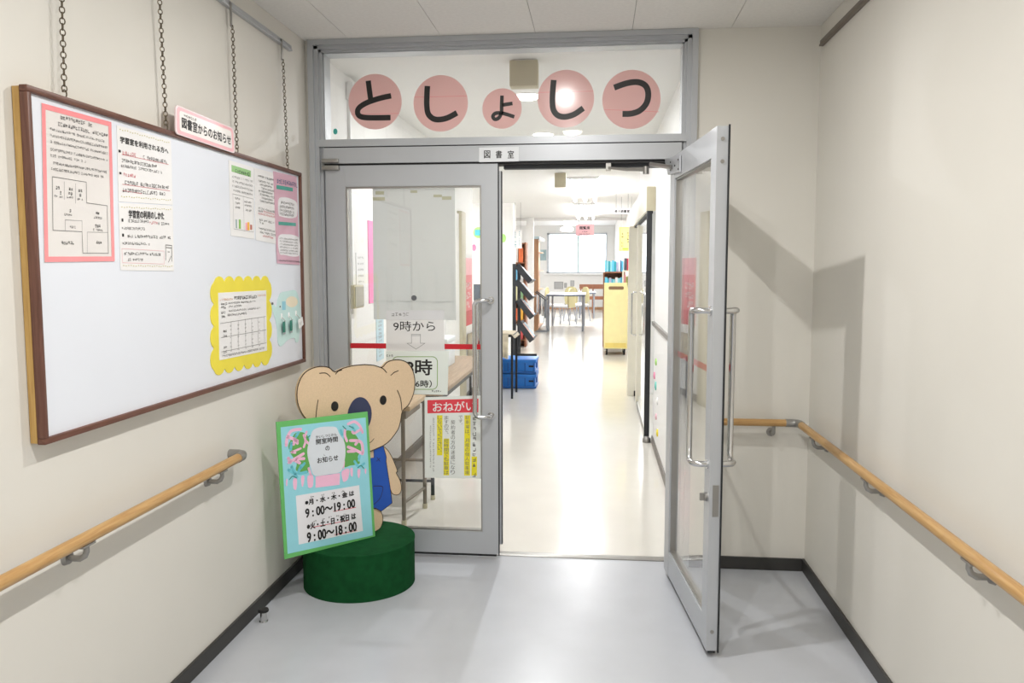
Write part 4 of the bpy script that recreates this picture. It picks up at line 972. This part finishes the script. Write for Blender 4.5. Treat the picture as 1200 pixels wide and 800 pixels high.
S = hang('yellow hanging sign near the sliding door post', 725.5, 266, 742, 294, 13.0, mat('pale_yellow_sign', (244, 228, 140), .6), scr=[(.55, .78, .2 + .12 * k, .10) for k in range(4)] + [(.16, .42, .22 + .13 * k, .10) for k in range(5)])
S.border('border', mat('orange_rim', (240, 186, 110), .5), .018, .012, .0135); S.rect('green_band', mat('lime_band', (170, 200, 60), .5), .25, .88, .82, .94, .012, .0135)
hang('white sign reading 親子読書室 high above the bookcases', 719, 244.5, 739, 250.5, 12.5, M_PAPER, [('親子読書室', .06, .2, .94, .8)])
S = hang('white sign with blue vertical writing on the near pillar', 602.2, 269.5, 611.5, 291, 13.9, M_PAPER, ink=mat('blue_ink', (70, 160, 180), .5), scr=[(.1, .42, .08 + .12 * k, .09) for k in range(3)] + [(.62, .85, .06 + .09 * k, .07) for k in range(9)] + [(.1, .42, .6 + .13 * k, .1) for k in range(3)])
def wsign(name, label, cat, x0, y0, x1, y1, Y, m):
    p, q = at_y(x0, y0, Y), at_y(x1, y1, Y); r = root(name, ((p.x + q.x) / 2, Y, q.z), label, cat)
    S = Sheet([(p.x, Y, p.z), (q.x, Y, p.z), (q.x, Y, q.z), (p.x, Y, q.z)], NY, r); return S
S = wsign('round_sticker', 'round green and blue sticker on the pillar seen through the closed door', 'sticker', 554.5, 266, 567, 279, 13.99, None)
S.poly('disc', ellipse(.5, .5, .5, .5, 24), mat('lime_paper', (176, 220, 130), .5), 0, .003); S.rect('print', mat('aqua_print', (60, 180, 200), .5), .15, .25, .85, .75, .003, .004)
S = wsign('round_sticker', 'green leaf sticker on the pillar at the doorway edge', 'sticker', 586, 274, 593, 284, 13.99, None); S.poly('disc', ellipse(.5, .5, .5, .5, 20), mat('lime_paper', (176, 220, 130), .5), 0, .003)
S = wsign('small_sticker', 'small pink sticker below the round sticker on the pillar', 'sticker', 553, 286, 558, 294, 13.99, None); S.poly('disc', ellipse(.5, .5, .5, .5, 12), mat('hot_pink', (240, 120, 160), .5), 0, .003)
for k, (x0, y0, x1, y1, lab) in enumerate(((649.5, 330, 660, 338.5, 'largest grey notice under the far window'), (661.3, 331.5, 664.3, 337, 'tiny grey notice beside the largest under the far window'), (668.5, 328.5, 673, 335.5, 'upright grey notice under the middle of the far window'))):
    S = wsign('wall_notice', lab, 'notice', x0, y0, x1, y1, YF - .001, None); S.sheet('sheet', mat('grey_notice', (186, 186, 186), .6), .01); S.border('border', M_PALE_INK, .02, .0101, .012)
S = wsign('wall_notice', 'blue-grey notice on the far wall left of the window frame', 'notice', 633, 292.5, 640.3, 305, YF - .001, None); S.sheet('sheet', mat('bluegrey_notice', (168, 190, 194), .6), .01); S.scribble([(.6, .85, .1 + .1 * k, .08) for k in range(6)], M_GREY_INK, h=.0115, seed=95)
# posters on the hall wall
def hall(name, label, cat, tl, br_, m, th=.004, x=LX):
    p, q = at_x(*tl, x), at_x(*br_, x); r = root(name, (x, (p.y + q.y) / 2, q.z), label, cat)
    S = Sheet([(x, p.y, p.z), (x, q.y, p.z), (x, q.y, q.z), (x, p.y, q.z)], NX, r); S.sheet('sheet', m, th); return S
S = hall('poster', 'bright pink poster strip on the hall wall behind door glass', 'poster', (430.5, 258), (442, 354), mat('bright_pink', (248, 140, 190), .5))
S = hall('notice', 'pale blue notice strip on the hall wall beside the 9時から paper', 'notice', (440.5, 374), (449.5, 420), mat('pale_blue_notice', (196, 222, 234), .5))
S.scribble([(.25, .75, .05 + .09 * k, .06) for k in range(10)], M_PALE_INK, h=.0045, seed=98)
S = hall('notice', 'white form on the hall wall behind door glass', 'notice', (416.5, 296), (428, 354), M_PAPER)
S.scribble([(.15, .85, .07 + .12 * k, .04) for k in range(7)], M_PALE_INK, h=.0045, seed=96)
S = hall('poster', 'red and pink poster at the far end of the hall wall', 'poster', (545, 302), (553, 379), mat('salmon_print', (228, 120, 126), .5))
S.rect('band', mat('pink_print', (240, 176, 184), .5), 0, 0, 1, .25, .004, .005)
S.rect('red_band', mat('deep_red_print', (204, 60, 70), .5), 0, .78, 1, 1, .004, .005)
S.scribble([(.1, .9, .36 + .14 * k, .10) for k in range(3)], M_PAPER, h=.0055, seed=97)
p = at_x(409, 334, LX); q = at_x(416, 360, LX)
r = root('wall_box', (LX, p.y, q.z), 'small beige switch box on the hall wall behind door glass', 'switch box')
part('body', M_BEIGE, r, (LX, LX + .05, p.y - .06, q.y + .02, q.z, p.z), c=.004); part('cover', mat('box_cover', (176, 172, 158), .5), r, (LX + .05, LX + .054, p.y - .05, q.y + .01, q.z + .01, p.z - .01))
dp, dq = at_x(535.5, 247, LX), at_x(541, 380, LX)
r = root('door_3', (LX, dp.y, 0), 'beige side door edge in the hall wall behind door glass', 'door', kind='structure')
part('door_panel', M_WALL_LIB, r, (LX, LX + .02, dp.y - .75, dp.y, 0, dp.z - .03)); part('door_frame', M_BEIGE, r, (LX, LX + .05, dp.y, dq.y, 0, dp.z), c=.004)
MB().tube([(LX + .02, dp.y - .68, 1.0), (LX + .07, dp.y - .68, 1.0)], .02, 12).build('door_knob', M_STEEL_B, r, smooth=True)
pp = at_x(405, 84, LX); r = root('cable_conduit', (LX, pp.y, 0), 'white cable conduit and junction box on hall wall under the transom', 'conduit')
part('junction_box', M_LAMPW, r, (LX, LX + .04, pp.y, pp.y + .16, 2.44, 2.54), c=.004); part('conduit', M_LAMPW, r, (LX, LX + .016, pp.y + .02, pp.y + .045, 1.2, 2.44))
# ------------------------------------------------------------------ desks in the hall
def desk(label, x0, x1, y0, y1, z, mtop, mleg, legs, stretch, th=.028):
    r = root('desk', ((x0 + x1) / 2, (y0 + y1) / 2, 0), label, 'desk', 'hall desks')
    t = part('desktop', mtop, r, (x0, x1, y0, y1, z - th, z), c=.004)
    part('apron', mleg, r, (x0 + .03, x1 - .03, y0 + .03, y0 + .05, z - th - .05, z - th), (x0 + .03, x1 - .03, y1 - .05, y1 - .03, z - th - .05, z - th), (x1 - .05, x1 - .03, y0 + .05, y1 - .05, z - th - .05, z - th))
    for (lx, ly) in legs:
        lg = MB().tube([(lx, ly, 0), (lx, ly, z - th)], .012, 10).build('leg', mleg, r, smooth=True)
        MB().tube([(lx, ly, 0), (lx, ly, .03)], .015, 10).build('foot', M_BEIGE, lg, smooth=True)
    for s_ in stretch: MB().tube(s_, .009, 8).build('stretcher', mleg, r, smooth=True)
    return r
dx = LX + .02
desk('small wooden desk with taupe legs right behind the closed door', dx, -1.035, 4.43, 4.86, .70, M_WOODT, M_TAUPE, [(-1.09, 4.49), (-1.04, 4.83), (dx + .05, 4.49), (dx + .05, 4.83)],
     [[(-1.09, 4.49, .13), (-1.04, 4.83, .13)], [(dx + .05, 4.49, .13), (dx + .05, 4.83, .13)], [(dx + .05, 4.83, .30), (-1.04, 4.83, .30)]])
desk('long brown-topped desk against the hall wall past the small one', dx, -.955, 4.98, 7.1, .70, wood('desk_brown', (170, 146, 120), (150, 126, 102), 1, 8), M_DARK, [(-1.03, 5.02), (-1.06, 7.02), (dx + .05, 5.02), (dx + .05, 7.02)],
     [[(-1.03, 5.02, .12), (dx + .05, 5.02, .12)], [(-1.06, 7.02, .12), (dx + .05, 7.02, .12)]])
tag(MB().box(dx + .12, -1.12, 4.55, 4.76, .7005, .704).build('paper_sheet', M_PAPER), 'white paper sheet lying on the small wooden desk', 'paper')
for k, (y0, y1, z1, c_, lab) in enumerate(((5.3, 5.6, .82, (236, 230, 216), 'cream box on the long hall desk'), (5.75, 6.0, .78, (240, 226, 120), 'low yellow box on the long hall desk'), (6.2, 6.55, .92, (226, 232, 236), 'tall white box on the long hall desk'))):
    r = root('storage_box', (-1.28, (y0 + y1) / 2, .70), lab, 'box', 'boxes on the long desk')
    part('body', mat('box_%d' % k, c_, .6), r, (dx + .04, -1.15, y0, y1, .7005, z1), c=.004); part('lid', mat('box_%d' % k, c_, .6), r, (dx + .035, -1.145, y0 - .005, y1 + .005, z1 - .03, z1 + .006), c=.003)
# cloth-covered side table
r = root('side_table', (-1.18, 9.35, 0), 'black-legged side table beside the blue crates', 'table')
part('tabletop', M_DARK, r, (-1.44, -.93, 9.08, 9.62, .70, .725))
for lx, ly in ((-.945, 9.10), (-.945, 9.60), (-1.42, 9.10), (-1.42, 9.60)): MB().box(lx - .012, lx + .012, ly - .012, ly + .012, 0, .70).build('leg', M_BLACK, r)
MB().box(-.93, -.70, 9.55, 9.58, .44, .465).build('side_arm', M_BLACK, r)
m = MB(); n = 26
prof = [(-1.44, .735), (-1.30, .737), (-1.10, .737), (-.99, .737), (-.95, .735), (-.925, .715), (-.905, .69)]
m.add([(x, y, z + .004 * math.sin(y * 30)) for y in (9.04, 9.2, 9.4, 9.62) for x, z in prof], [(i * 7 + j, i * 7 + j + 1, (i + 1) * 7 + j + 1, (i + 1) * 7 + j) for i in range(3) for j in range(6)])
fv = []
for i in range(n):
    x = -1.44 + .46 * i / (n - 1)
    for z in (.735, .66, .56, .47): fv.append((x, 9.04 - .012 - .012 * math.sin(i * 1.1) * (.735 - z) * 4, z + .01 * math.sin(i * .7) * (z < .5)))
m.add(fv, [(i * 4 + j, i * 4 + j + 1, (i + 1) * 4 + j + 1, (i + 1) * 4 + j) for i in range(n - 1) for j in range(3)])
o = m.build('tablecloth', M_CLOTH, smooth=True); tag(o, 'cream patterned cloth draped over the side table', 'cloth')
sm = o.modifiers.new('thickness', 'SOLIDIFY'); sm.thickness = .005
# blue crates
c0, c1 = at_z(589, 455, 0), at_z(628, 456, 0)
for k, lab in ((0, 'lower blue folding crate on the library floor'), (1, 'upper blue folding crate stacked on the other')):
    z0 = .183 * k + .0005; x0, x1, y0, y1 = -1.42, c1.x, 9.87, 10.33
    r = root('folding_crate', ((x0 + x1) / 2, (y0 + y1) / 2, z0), lab, 'crate', 'blue folding crates')
    part('body', M_BLUEC, r, (x0 + .012, x1 - .012, y0 + .012, y1 - .012, z0, z0 + .165), c=.006)
    part('rim', M_BLUEC, r, (x0, x1, y0, y1, z0 + .135, z0 + .178), c=.005)
    part('base_band', M_BLUED, r, (x0, x1, y0, y1, z0 + .004, z0 + .03), c=.004)
    for i in range(7):
        xx = x0 + .03 + (x1 - x0 - .06) * i / 6; part('rib', M_BLUED, r, (xx - .008, xx + .008, y0 + .003, y0 + .013, z0 + .03, z0 + .135))
    part('latch', M_BLUED, r, (x1 - .012, x1 + .004, y0 + .15, y0 + .3, z0 + .06, z0 + .15), c=.003)
    part('grip', M_BLACK, r, (x1 - .09, x1 - .03, y0 - .002, y0 + .004, z0 + .085, z0 + .105))
# magazine rack with sloping shelves
RY = 12.0
pa = at_y(604, 300, RY); r = root('magazine_rack', (pa.x, RY, 0), 'dark steel magazine rack with sloping shelves', 'rack')
px0 = at_y(600.5, 311, RY).x
ztop = at_y(602, 309, RY).z
for yy in (RY, RY + .75):
    part('upright', M_DARK, r, (px0, px0 + .05, yy, yy + .03, 0, ztop), c=.003)
    part('foot', M_DARK, r, (px0 - .05, px0 + .30, yy, yy + .03, .0, .03))
for k, (x0, y0, x1, y1) in enumerate(((603, 313, 618, 331), (602, 331, 619, 351), (604, 353, 620, 373), (605, 380, 620, 400))):
    a, c_ = at_y(x0, y0, RY), at_y(x1, y1, RY); d = (c_ - a).normalized(); nn = Vector((-d.z, 0, d.x)) * -1
    if nn.z < 0: nn = -nn
    P = [a, c_, c_ + nn * .035, a + nn * .035]
    m = MB()
    m.prism([Vector((p.x, RY - .01, p.z)) for p in P][::-1] if ((P[1] - P[0]).cross(P[2] - P[0])).y < 0 else [Vector((p.x, RY - .01, p.z)) for p in P], (0, .80, 0))
    sh = m.build('shelf', M_DARK, r)
    ck = [a, c_ + d * .02, c_ + d * .02 + nn * .085, a + nn * .085]
    MB().prism([Vector((p.x, RY - .022, p.z)) for p in ck], (0, .012, 0)).build('cheek', M_DARK, sh)
    P = [c_, c_ + d * .02, c_ + d * .02 + nn * .07, c_ + nn * .07]
    MB().prism([Vector((p.x, RY - .01, p.z)) for p in P], (0, .80, 0)).build('shelf_lip', M_DARK, sh)
    for j in range(3):
        aa = a + nn * .038 + d * .05; bb = c_ + nn * .038 - d * .002
        o = MB().prism([Vector((p.x, RY + .03 + .25 * j, p.z)) for p in (aa, bb, bb + nn * .012, aa + nn * .012)], (0, .2, 0)).build('magazine', mat(('mag_a', 'mag_b', 'mag_c')[j], ((232, 226, 224), (226, 180, 170), (190, 214, 226))[j], .4))
        tag(o, 'magazine with %s cover on the %s sloping rack shelf' % (('white', 'salmon', 'pale blue')[j], ('top', 'second', 'third', 'lowest')[k]), 'magazine', 'magazines on the sloping rack')
# display bookcase behind the rack
BY = 15.2
x0, x1 = at_y(599, 300, BY).x, at_y(616.5, 300, BY).x; zt = at_y(610, 284, BY).z
r = root('display_bookcase', ((x0 + x1) / 2, BY, 0), 'brown wooden bookcase with upright book covers behind the magazine rack', 'bookcase')
part('side_panel', M_BRN, r, (x0, x0 + .03, BY, BY + .35, 0, zt)); part('side_panel', M_BRN, r, (x1 - .03, x1, BY, BY + .35, 0, zt)); part('back_panel', M_BRN, r, (x0 + .03, x1 - .03, BY + .33, BY + .35, 0, zt))
zs = [zt - .02 - .36 * k for k in range(6)]
for z in zs: part('shelf', M_BRN, r, (x0 + .03, x1 - .03, BY, BY + .33, z - .01, z + .012))
cols = ((240, 230, 226), (236, 120, 70), (240, 180, 70), (120, 190, 226), (246, 246, 246), (214, 90, 90), (230, 226, 180), (150, 190, 140))
rg = random.Random(5)
nm_ = ('white', 'orange', 'amber', 'sky blue', 'bright white', 'red', 'cream', 'sage green')
sn = ('top', 'second', 'third', 'fourth', 'lowest')
for k in range(5):
    x = x0 + .04
    j = 0
    while x + .10 < x1 - .03:
        ci = (k * 3 + j) % 8; h = rg.uniform(.22, .29); z0 = zs[k + 1] + .0125
        o = MB().box(x, x + .085, BY + .03, BY + .05, z0, z0 + h).build('book', mat('cover_%d' % ci, cols[ci], .5)); tag(o, '%s book facing out on the %s shelf of the brown bookcase' % (nm_[ci], sn[k]), 'book', 'books facing out on the display bookcase')
        x += .098; j += 1
# wooden bookcase end by the slim pillar
EY = 19.1
x0, x1 = at_y(625.3, 300, EY).x, at_y(631, 300, EY).x; zt = at_y(628, 280, EY).z
r = root('bookcase_end', ((x0 + x1) / 2, EY, 0), 'tall light brown bookcase end beside the slim white pillar', 'bookcase')
part('end_panel', M_BRNL, r, (x0, x1, EY, EY + .03, 0, zt)); part('side_panel', M_BRNL, r, (x0, x0 + .02, EY + .03, EY + 1.8, 0, zt))
for z in (.05, .5, .95, 1.4, 1.85): part('shelf', M_BRNL, r, (x0 + .02, x1, EY + .03, EY + 1.8, z, z + .02))
part('top_board', mat('pale_blue_top', (206, 226, 234), .5), r, (x0 - .02, x1 + .02, EY - .01, EY + 1.8, zt, zt + .06))
# yellow book cart
ca, cb = at_z(709.5, 416, 0), at_z(735, 417, 0)
CY = ca.y + .02; p0 = at_y(708.3, 336, CY); p1 = at_y(736, 336, CY); zb_ = at_y(720, 408.5, CY).z; zt_ = at_y(720, 332, CY).z
r = root('book_cart', ((p0.x + p1.x) / 2, CY, 0), 'tall pale yellow steel book cart on casters', 'cart')
x0, x1 = p0.x, p1.x; S = Sheet([(x0, CY, zt_), (x1, CY, zt_), (x1, CY, zb_), (x0, CY, zb_)], NY, r)
out = rrect(0, 0, 1, 1.2, .14, .09, 5); out = [(a, min(b_, 1.0)) for a, b_ in out]
S.poly('end_panel', out, M_CARTY, -.03, 0)
fa_ = [(a, b_) for a, b_ in rrect(.18, .045, .82, .095, .05, .02, 4)]
S.poly('hand_slot', fa_, mat('slot_brown', (120, 92, 60), .6), 0, .004)
part('lower_skirt', mat('cart_lower', (226, 204, 116), .45), r, (x0 + .02, x1 - .02, CY - .012, CY, zb_ + .02, zb_ + .10))
part('side_panel', M_CARTY, r, (x0, x0 + .02, CY + .03, CY + .55, zb_, zb_ + .05)); part('side_panel', M_CARTY, r, (x1 - .02, x1, CY + .03, CY + .55, zb_, zb_ + .05))
for z in (zb_ + .05, zb_ + .42, zb_ + .78): part('shelf', M_CARTY, r, (x0 + .01, x1 - .01, CY + .03, CY + .55, z, z + .02))
part('end_panel', M_CARTY, r, (x0, x1, CY + .55, CY + .58, zb_, zt_))
for xx in (x0 + .05, x1 - .05):
    for yy in (CY + .06, CY + .5):
        w = MB().tube([(xx - .015, yy, .06), (xx + .015, yy, .06)], .06, 16).build('caster_wheel', M_BLACK, r, smooth=True)
        part('fork', M_STEEL_B, w, (xx - .022, xx + .022, yy - .02, yy + .02, .07, zb_))
# bookcases behind the cart
def bookrow(x0, x1, y, z, hmax, pal, shelf, place, seed):
    rg = random.Random(seed); x = x0; k_ = 0
    ordn = ('first', 'second', 'third', 'fourth', 'fifth', 'sixth', 'seventh', 'eighth', 'ninth', 'tenth', 'eleventh', 'twelfth', 'thirteenth', 'fourteenth', 'fifteenth', 'sixteenth')
    while x < x1 - .02:
        w = rg.uniform(.028, .05); h = hmax * rg.uniform(.82, 1); ci = rg.randrange(len(pal))
        if x + w > x1: break
        o = MB().box(x, x + w - .002, y, y + .17, z, z + h).build('book', mat('spine_%s' % pal[ci][0].replace(' ', '_'), pal[ci][1], .5))
        tag(o, '%s book, %s from left, %s of %s' % (pal[ci][0], ordn[k_], shelf, place), 'book', 'books on the %s of the %s' % (shelf, place))
        x += w; k_ += 1
PB = (('sky blue', (96, 190, 222)), ('teal', (50, 160, 180)), ('lavender', (186, 186, 216)), ('pale cyan', (150, 214, 224)), ('white', (232, 232, 236)), ('deep blue', (60, 120, 170)))
PR_ = (('crimson', (200, 60, 80)), ('charcoal', (90, 94, 104)), ('rose', (222, 140, 150)), ('olive', (176, 176, 110)), ('grey', (160, 164, 170)))
Yb = 15.4
q0, q1 = at_y(708.5, 319, Yb), at_y(731, 319, Yb)
r = root('bookcase', ((q0.x + q1.x) / 2, Yb, 0), 'brown bookcase with blue books behind the yellow cart', 'bookcase')
zsh = [at_y(718, 319, Yb).z - .36 * k for k in range(5)]
part('side_panel', M_BRN, r, (q0.x - .025, q0.x, Yb, Yb + .3, 0, zsh[0] + .01)); part('side_panel', M_BRN, r, (q1.x, q1.x + .025, Yb, Yb + .3, 0, zsh[0] + .01)); part('back_panel', M_BRN, r, (q0.x, q1.x, Yb + .28, Yb + .3, 0, zsh[0]))
for z in zsh: part('shelf', M_BRN, r, (q0.x, q1.x, Yb, Yb + .28, z - .015, z + .012))
bookrow(q0.x + .005, q1.x, Yb + .02, zsh[0] + .0125, .22, PB, 'top', 'bookcase behind the yellow cart', 1)
for k in range(1, 3): bookrow(q0.x + .005, q1.x, Yb + .02, zsh[k] + .0125, .26, PB, ('', 'second shelf', 'third shelf')[k], 'bookcase behind the yellow cart', 1 + k)
Yc = 14.9; q0, q1 = at_y(731.2, 319, Yc), at_y(739.5, 319, Yc)
r = root('bookcase', ((q0.x + q1.x) / 2, Yc, 0), 'narrow bookcase with red and grey books by the sliding door', 'bookcase')
zsh = [at_y(733, 317.5, Yc).z - .42 * k for k in range(4)]
part('side_panel', M_CREAM, r, (q0.x - .02, q0.x, Yc, Yc + .3, 0, zsh[0] + .01)); part('side_panel', M_CREAM, r, (q1.x, q1.x + .02, Yc, Yc + .3, 0, zsh[0] + .01))
for z in zsh: part('shelf', M_CREAM, r, (q0.x, q1.x, Yc, Yc + .28, z - .012, z + .012))
for k in range(3): bookrow(q0.x + .004, q1.x, Yc + .02, zsh[k] + .0125, .23 if k == 0 else .36, PR_, ('top', 'second shelf', 'third shelf')[k], 'narrow bookcase by the sliding door', 20 + k)
# ------------------------------------------------------------------ automatic sliding door at the hall's right side
hb = root('sliding_door', (.45, 6.9, 0), 'glass sliding door with beige header box and black post in the hall', 'door')
part('header_box', M_CREAM, hb, (.405, .478, 6.92, 10.2, 1.945, 2.14), c=.004); part('header_end', M_BEIGE, hb, (.403, .478, 6.905, 6.92, 1.943, 2.142), c=.003)
part('track', M_BLACK, hb, (.42, .46, 6.95, 9.45, 1.925, 1.945))
part('post', mat('black_post', (34, 36, 40), .45), hb, (.408, .452, 6.915, 6.96, 0, 1.943), c=.003, label='black door post')
MB().lathe((.43, 6.90, 0), [(.035, 0), (.035, .03), (.02, .05)], 16).build('floor_guide', M_STEEL_B, hb, smooth=True)
part('stile', M_CREAM, hb, (.425, .455, 8.75, 8.9, .03, 1.925)); part('stile', M_CREAM, hb, (.36, .46, 9.45, 9.56, 0, 1.945)); part('foot_block', M_BLACK, hb, (.435, .48, 9.43, 9.449, 0, .06))
part('pane', M_GLASS, hb, (.437, .443, 6.96, 8.75, .05, 1.925)); part('bottom_rail', M_STEEL_B, hb, (.43, .45, 6.96, 8.75, .01, .05))
MB().tube([(.425, 8.82, 1.215), (.40, 8.82, 1.215), (.375, 8.82, 1.20), (.375, 8.82, .77), (.40, 8.82, .755), (.425, 8.82, .755)], .009, 8).build('pull_handle', M_STEEL, hb, smooth=True)
# low trim and magnets on the cream wall
za = at_x(765, 376, RX).z
tag(MB().box(RX - .02, RX, 4.14, 6.89, za - .02, za + .012).build('trim_2', M_STEEL_B), 'metal dado trim on the cream wall beyond the open door', 'trim', kind='structure')
for k, (x, y, rr_, c_, nm2) in enumerate(((769.5, 424, .028, (176, 220, 130), 'green'), (767.5, 440, .03, (240, 160, 190), 'pink'), (769, 452, .035, (130, 210, 200), 'aqua'), (771, 470, .03, (236, 236, 236), 'white'), (769.5, 488, .025, (232, 190, 200), 'pale rose'), (771, 507, .03, (238, 220, 60), 'yellow'))):
    p = at_x(x, y, RX); r = root('magnet', (RX, p.y, p.z - rr_), '%s round magnet on the cream wall beyond the open door' % nm2, 'magnet', 'magnets on the cream wall')
    MB().tube([p, p - Vector((.010, 0, 0))], rr_, 16).build('cap', mat('magnet_' + nm2, c_, .4), r, smooth=True); MB().tube([p - Vector((.010, 0, 0)), p - Vector((.013, 0, 0))], rr_ * .6, 16).build('face', mat('magnet_' + nm2, c_, .4), r, smooth=True)
# ------------------------------------------------------------------ reading tables and chairs
def table(label, x0, x1, y0, y1, z, m_top, m_leg, lr=.025):
    r = root('reading_table', ((x0 + x1) / 2, (y0 + y1) / 2, 0), label, 'table', 'reading tables')
    part('tabletop', m_top, r, (x0, x1, y0, y1, z - .03, z), c=.004); part('edge_band', mat('slate_edge', (86, 96, 116), .5), r, (x0 - .006, x1 + .006, y0 - .006, y0, z - .035, z + .002), (x0 - .006, x1 + .006, y1, y1 + .006, z - .035, z + .002))
    for x in (x0 + .05, x1 - .05):
        for y in (y0 + .05, y1 - .05): MB().tube([(x, y, 0), (x, y, z - .03)], lr, 8).build('leg', m_leg, r, smooth=True)
    return r
M_GREYL = mat('grey_table_leg', (140, 144, 152), .4, .4); M_TTOP = mat('pale_table_top', (226, 228, 232), .35)
tz = at_y(655, 344.5, 19.6).z
table('nearest pale reading table by the wooden bookcase end', at_z(640, 388, 0).x, at_y(686, 346, 19.6).x, 19.1, 21.0, tz, M_TTOP, M_GREYL)
table('farther reading table with slate edge before the bench', at_y(678, 342, 25).x, at_y(698, 342, 25).x, 24.2, 26, at_y(690, 342.5, 24.5).z, M_TTOP, M_GREYL)
def make_chair():
    r = root('reading_chair', (0, 0, 0), 'olive-backed chair', 'chair', 'reading chairs')
    bx_ = [(-.2, .74), (.2, .74)]
    pts = spline([(-.17, .45), (-.2, .62), (-.19, .82), (-.12, .93), (0, .955), (.12, .93), (.19, .82), (.2, .62), (.17, .45)], 3)
    MB().prism([(a, .20, z) for a, z in pts], (0, .035, 0)).build('backrest', M_CHAIRB, r, local=True)
    MB().box(-.22, .22, -.22, .20, .44, .49, c=.012).build('seat', M_SEAT, r, smooth=True, local=True)
    for sx_ in (-1, 1):
        MB().tube([(sx_ * .2, -.22, 0), (sx_ * .18, -.16, .44)], .013, 8).build('leg', M_GREYL, r, smooth=True, local=True)
        MB().tube([(sx_ * .2, .27, 0), (sx_ * .18, .19, .44), (sx_ * .17, .215, .60)], .013, 8).build('leg', M_GREYL, r, smooth=True, local=True)
    MB().tube([(-.19, -.19, .2), (.19, -.19, .2)], .009, 6).build('stretcher', M_GREYL, r, local=True)
    return r
ch = make_chair()
spots = [(at_z(661, 380, 0), math.radians(-115), 'olive-backed chair with its back to the viewer at the nearest table'), (at_z(650, 377, 0), math.radians(80), 'chair at the bookcase side of the nearest reading table'),
         (at_z(678, 376, 0), math.radians(-60), 'chair at the window side of the nearest reading table'), (Vector((at_z(673, 373, 0).x, 23.6, 0)), math.radians(160), 'olive-backed chair beyond the nearest table under the window')]
for k, (p, a, lab) in enumerate(spots):
    o = ch if k == 0 else copy_tree(ch)
    o.location = (p.x, p.y, 0); o.rotation_euler = (0, 0, a); o['label'] = lab
# newspaper stand: dark slanted rods by the table
r = root('newspaper_rack', (at_z(636, 386, 0).x, 19.0, 0), 'steel newspaper rack with hanging papers beside the wooden bookcase', 'rack')
n0, n1 = at_y(628, 342, 18.9), at_y(641, 352, 18.9)
for yy in (18.75, 19.05):
    MB().tube([(n0.x, yy, .02), (n1.x, yy, .02)], .012, 6).build('foot', M_GREYL, r); MB().tube([(n1.x, yy, 0), (n1.x - .02, yy, n1.z + .1)], .014, 8).build('upright', M_GREYL, r)
MB().tube([(n0.x, 18.75, n0.z), (n1.x, 18.75, n1.z)], .014, 8).build('rod', M_DARK, r); MB().tube([(n0.x, 19.05, n0.z + .02), (n1.x, 19.05, n1.z + .02)], .014, 8).build('rod', M_DARK, r)
for k in range(4):
    t = .15 + .22 * k; x = n0.x + (n1.x - n0.x) * t; z = n0.z + (n1.z - n0.z) * t
    o = MB().box(x - .015, x + .012, 18.77, 19.03, z - .44, z - .018).build('newspaper', mat('news_%d' % (k % 2), ((222, 222, 224), (104, 110, 118))[k % 2], .7))
    tag(o, ('pale newspaper on the rack nearest the bookcase', 'dark newspaper second along the rack', 'pale newspaper third along the rack', 'dark newspaper at the table end of the rack')[k], 'newspaper', 'newspapers on the rack')
# brown bench under the window
q0, q1 = at_y(679, 333, 27.5), at_y(711, 338.5, 27.5)
r = root('bench', ((q0.x + q1.x) / 2, 27.5, 0), 'long brown wooden bench below the far window', 'bench')
part('backrest', M_BRN, r, (q0.x, q1.x, 27.5, 27.55, q1.z, q0.z)); zz = at_y(695, 347, 27.3).z
part('seat', M_BRN, r, (q0.x, q1.x, 27.05, 27.5, zz - .10, zz))
for x in (q0.x + .05, (q0.x + q1.x) / 2, q1.x - .05): part('leg', M_BRN, r, (x - .03, x + .03, 27.1, 27.55, 0, zz - .1)); part('back_post', M_BRN, r, (x - .02, x + .02, 27.5, 27.54, zz, q1.z))
# computer screen in the side aisle, on a counter
p, q = at_y(555, 333, 12.8), at_y(566, 352, 12.8)
r = root('counter', (p.x, 12.9, 0), 'white service counter behind the closed door glass', 'counter')
part('body', M_LAMPW, r, (p.x - .7, q.x + .05, 12.6, 13.2, 0, q.z - .12)); part('counter_top', M_WOODT, r, (p.x - .72, q.x + .07, 12.57, 13.22, q.z - .12, q.z - .09))
r = root('monitor', ((p.x + q.x) / 2, 12.8, q.z - .09), 'dark computer monitor on the service counter', 'monitor')
part('bezel', M_DARK, r, (p.x, q.x, 12.8, 12.83, q.z, p.z), c=.004); part('screen', mat('screen_slate', (84, 96, 110), .3), r, (p.x + .01, q.x - .01, 12.796, 12.801, q.z + .015, p.z - .012)); part('stand', M_DARK, r, (p.x + .05, q.x - .05, 12.79, 12.9, q.z - .0895, q.z))
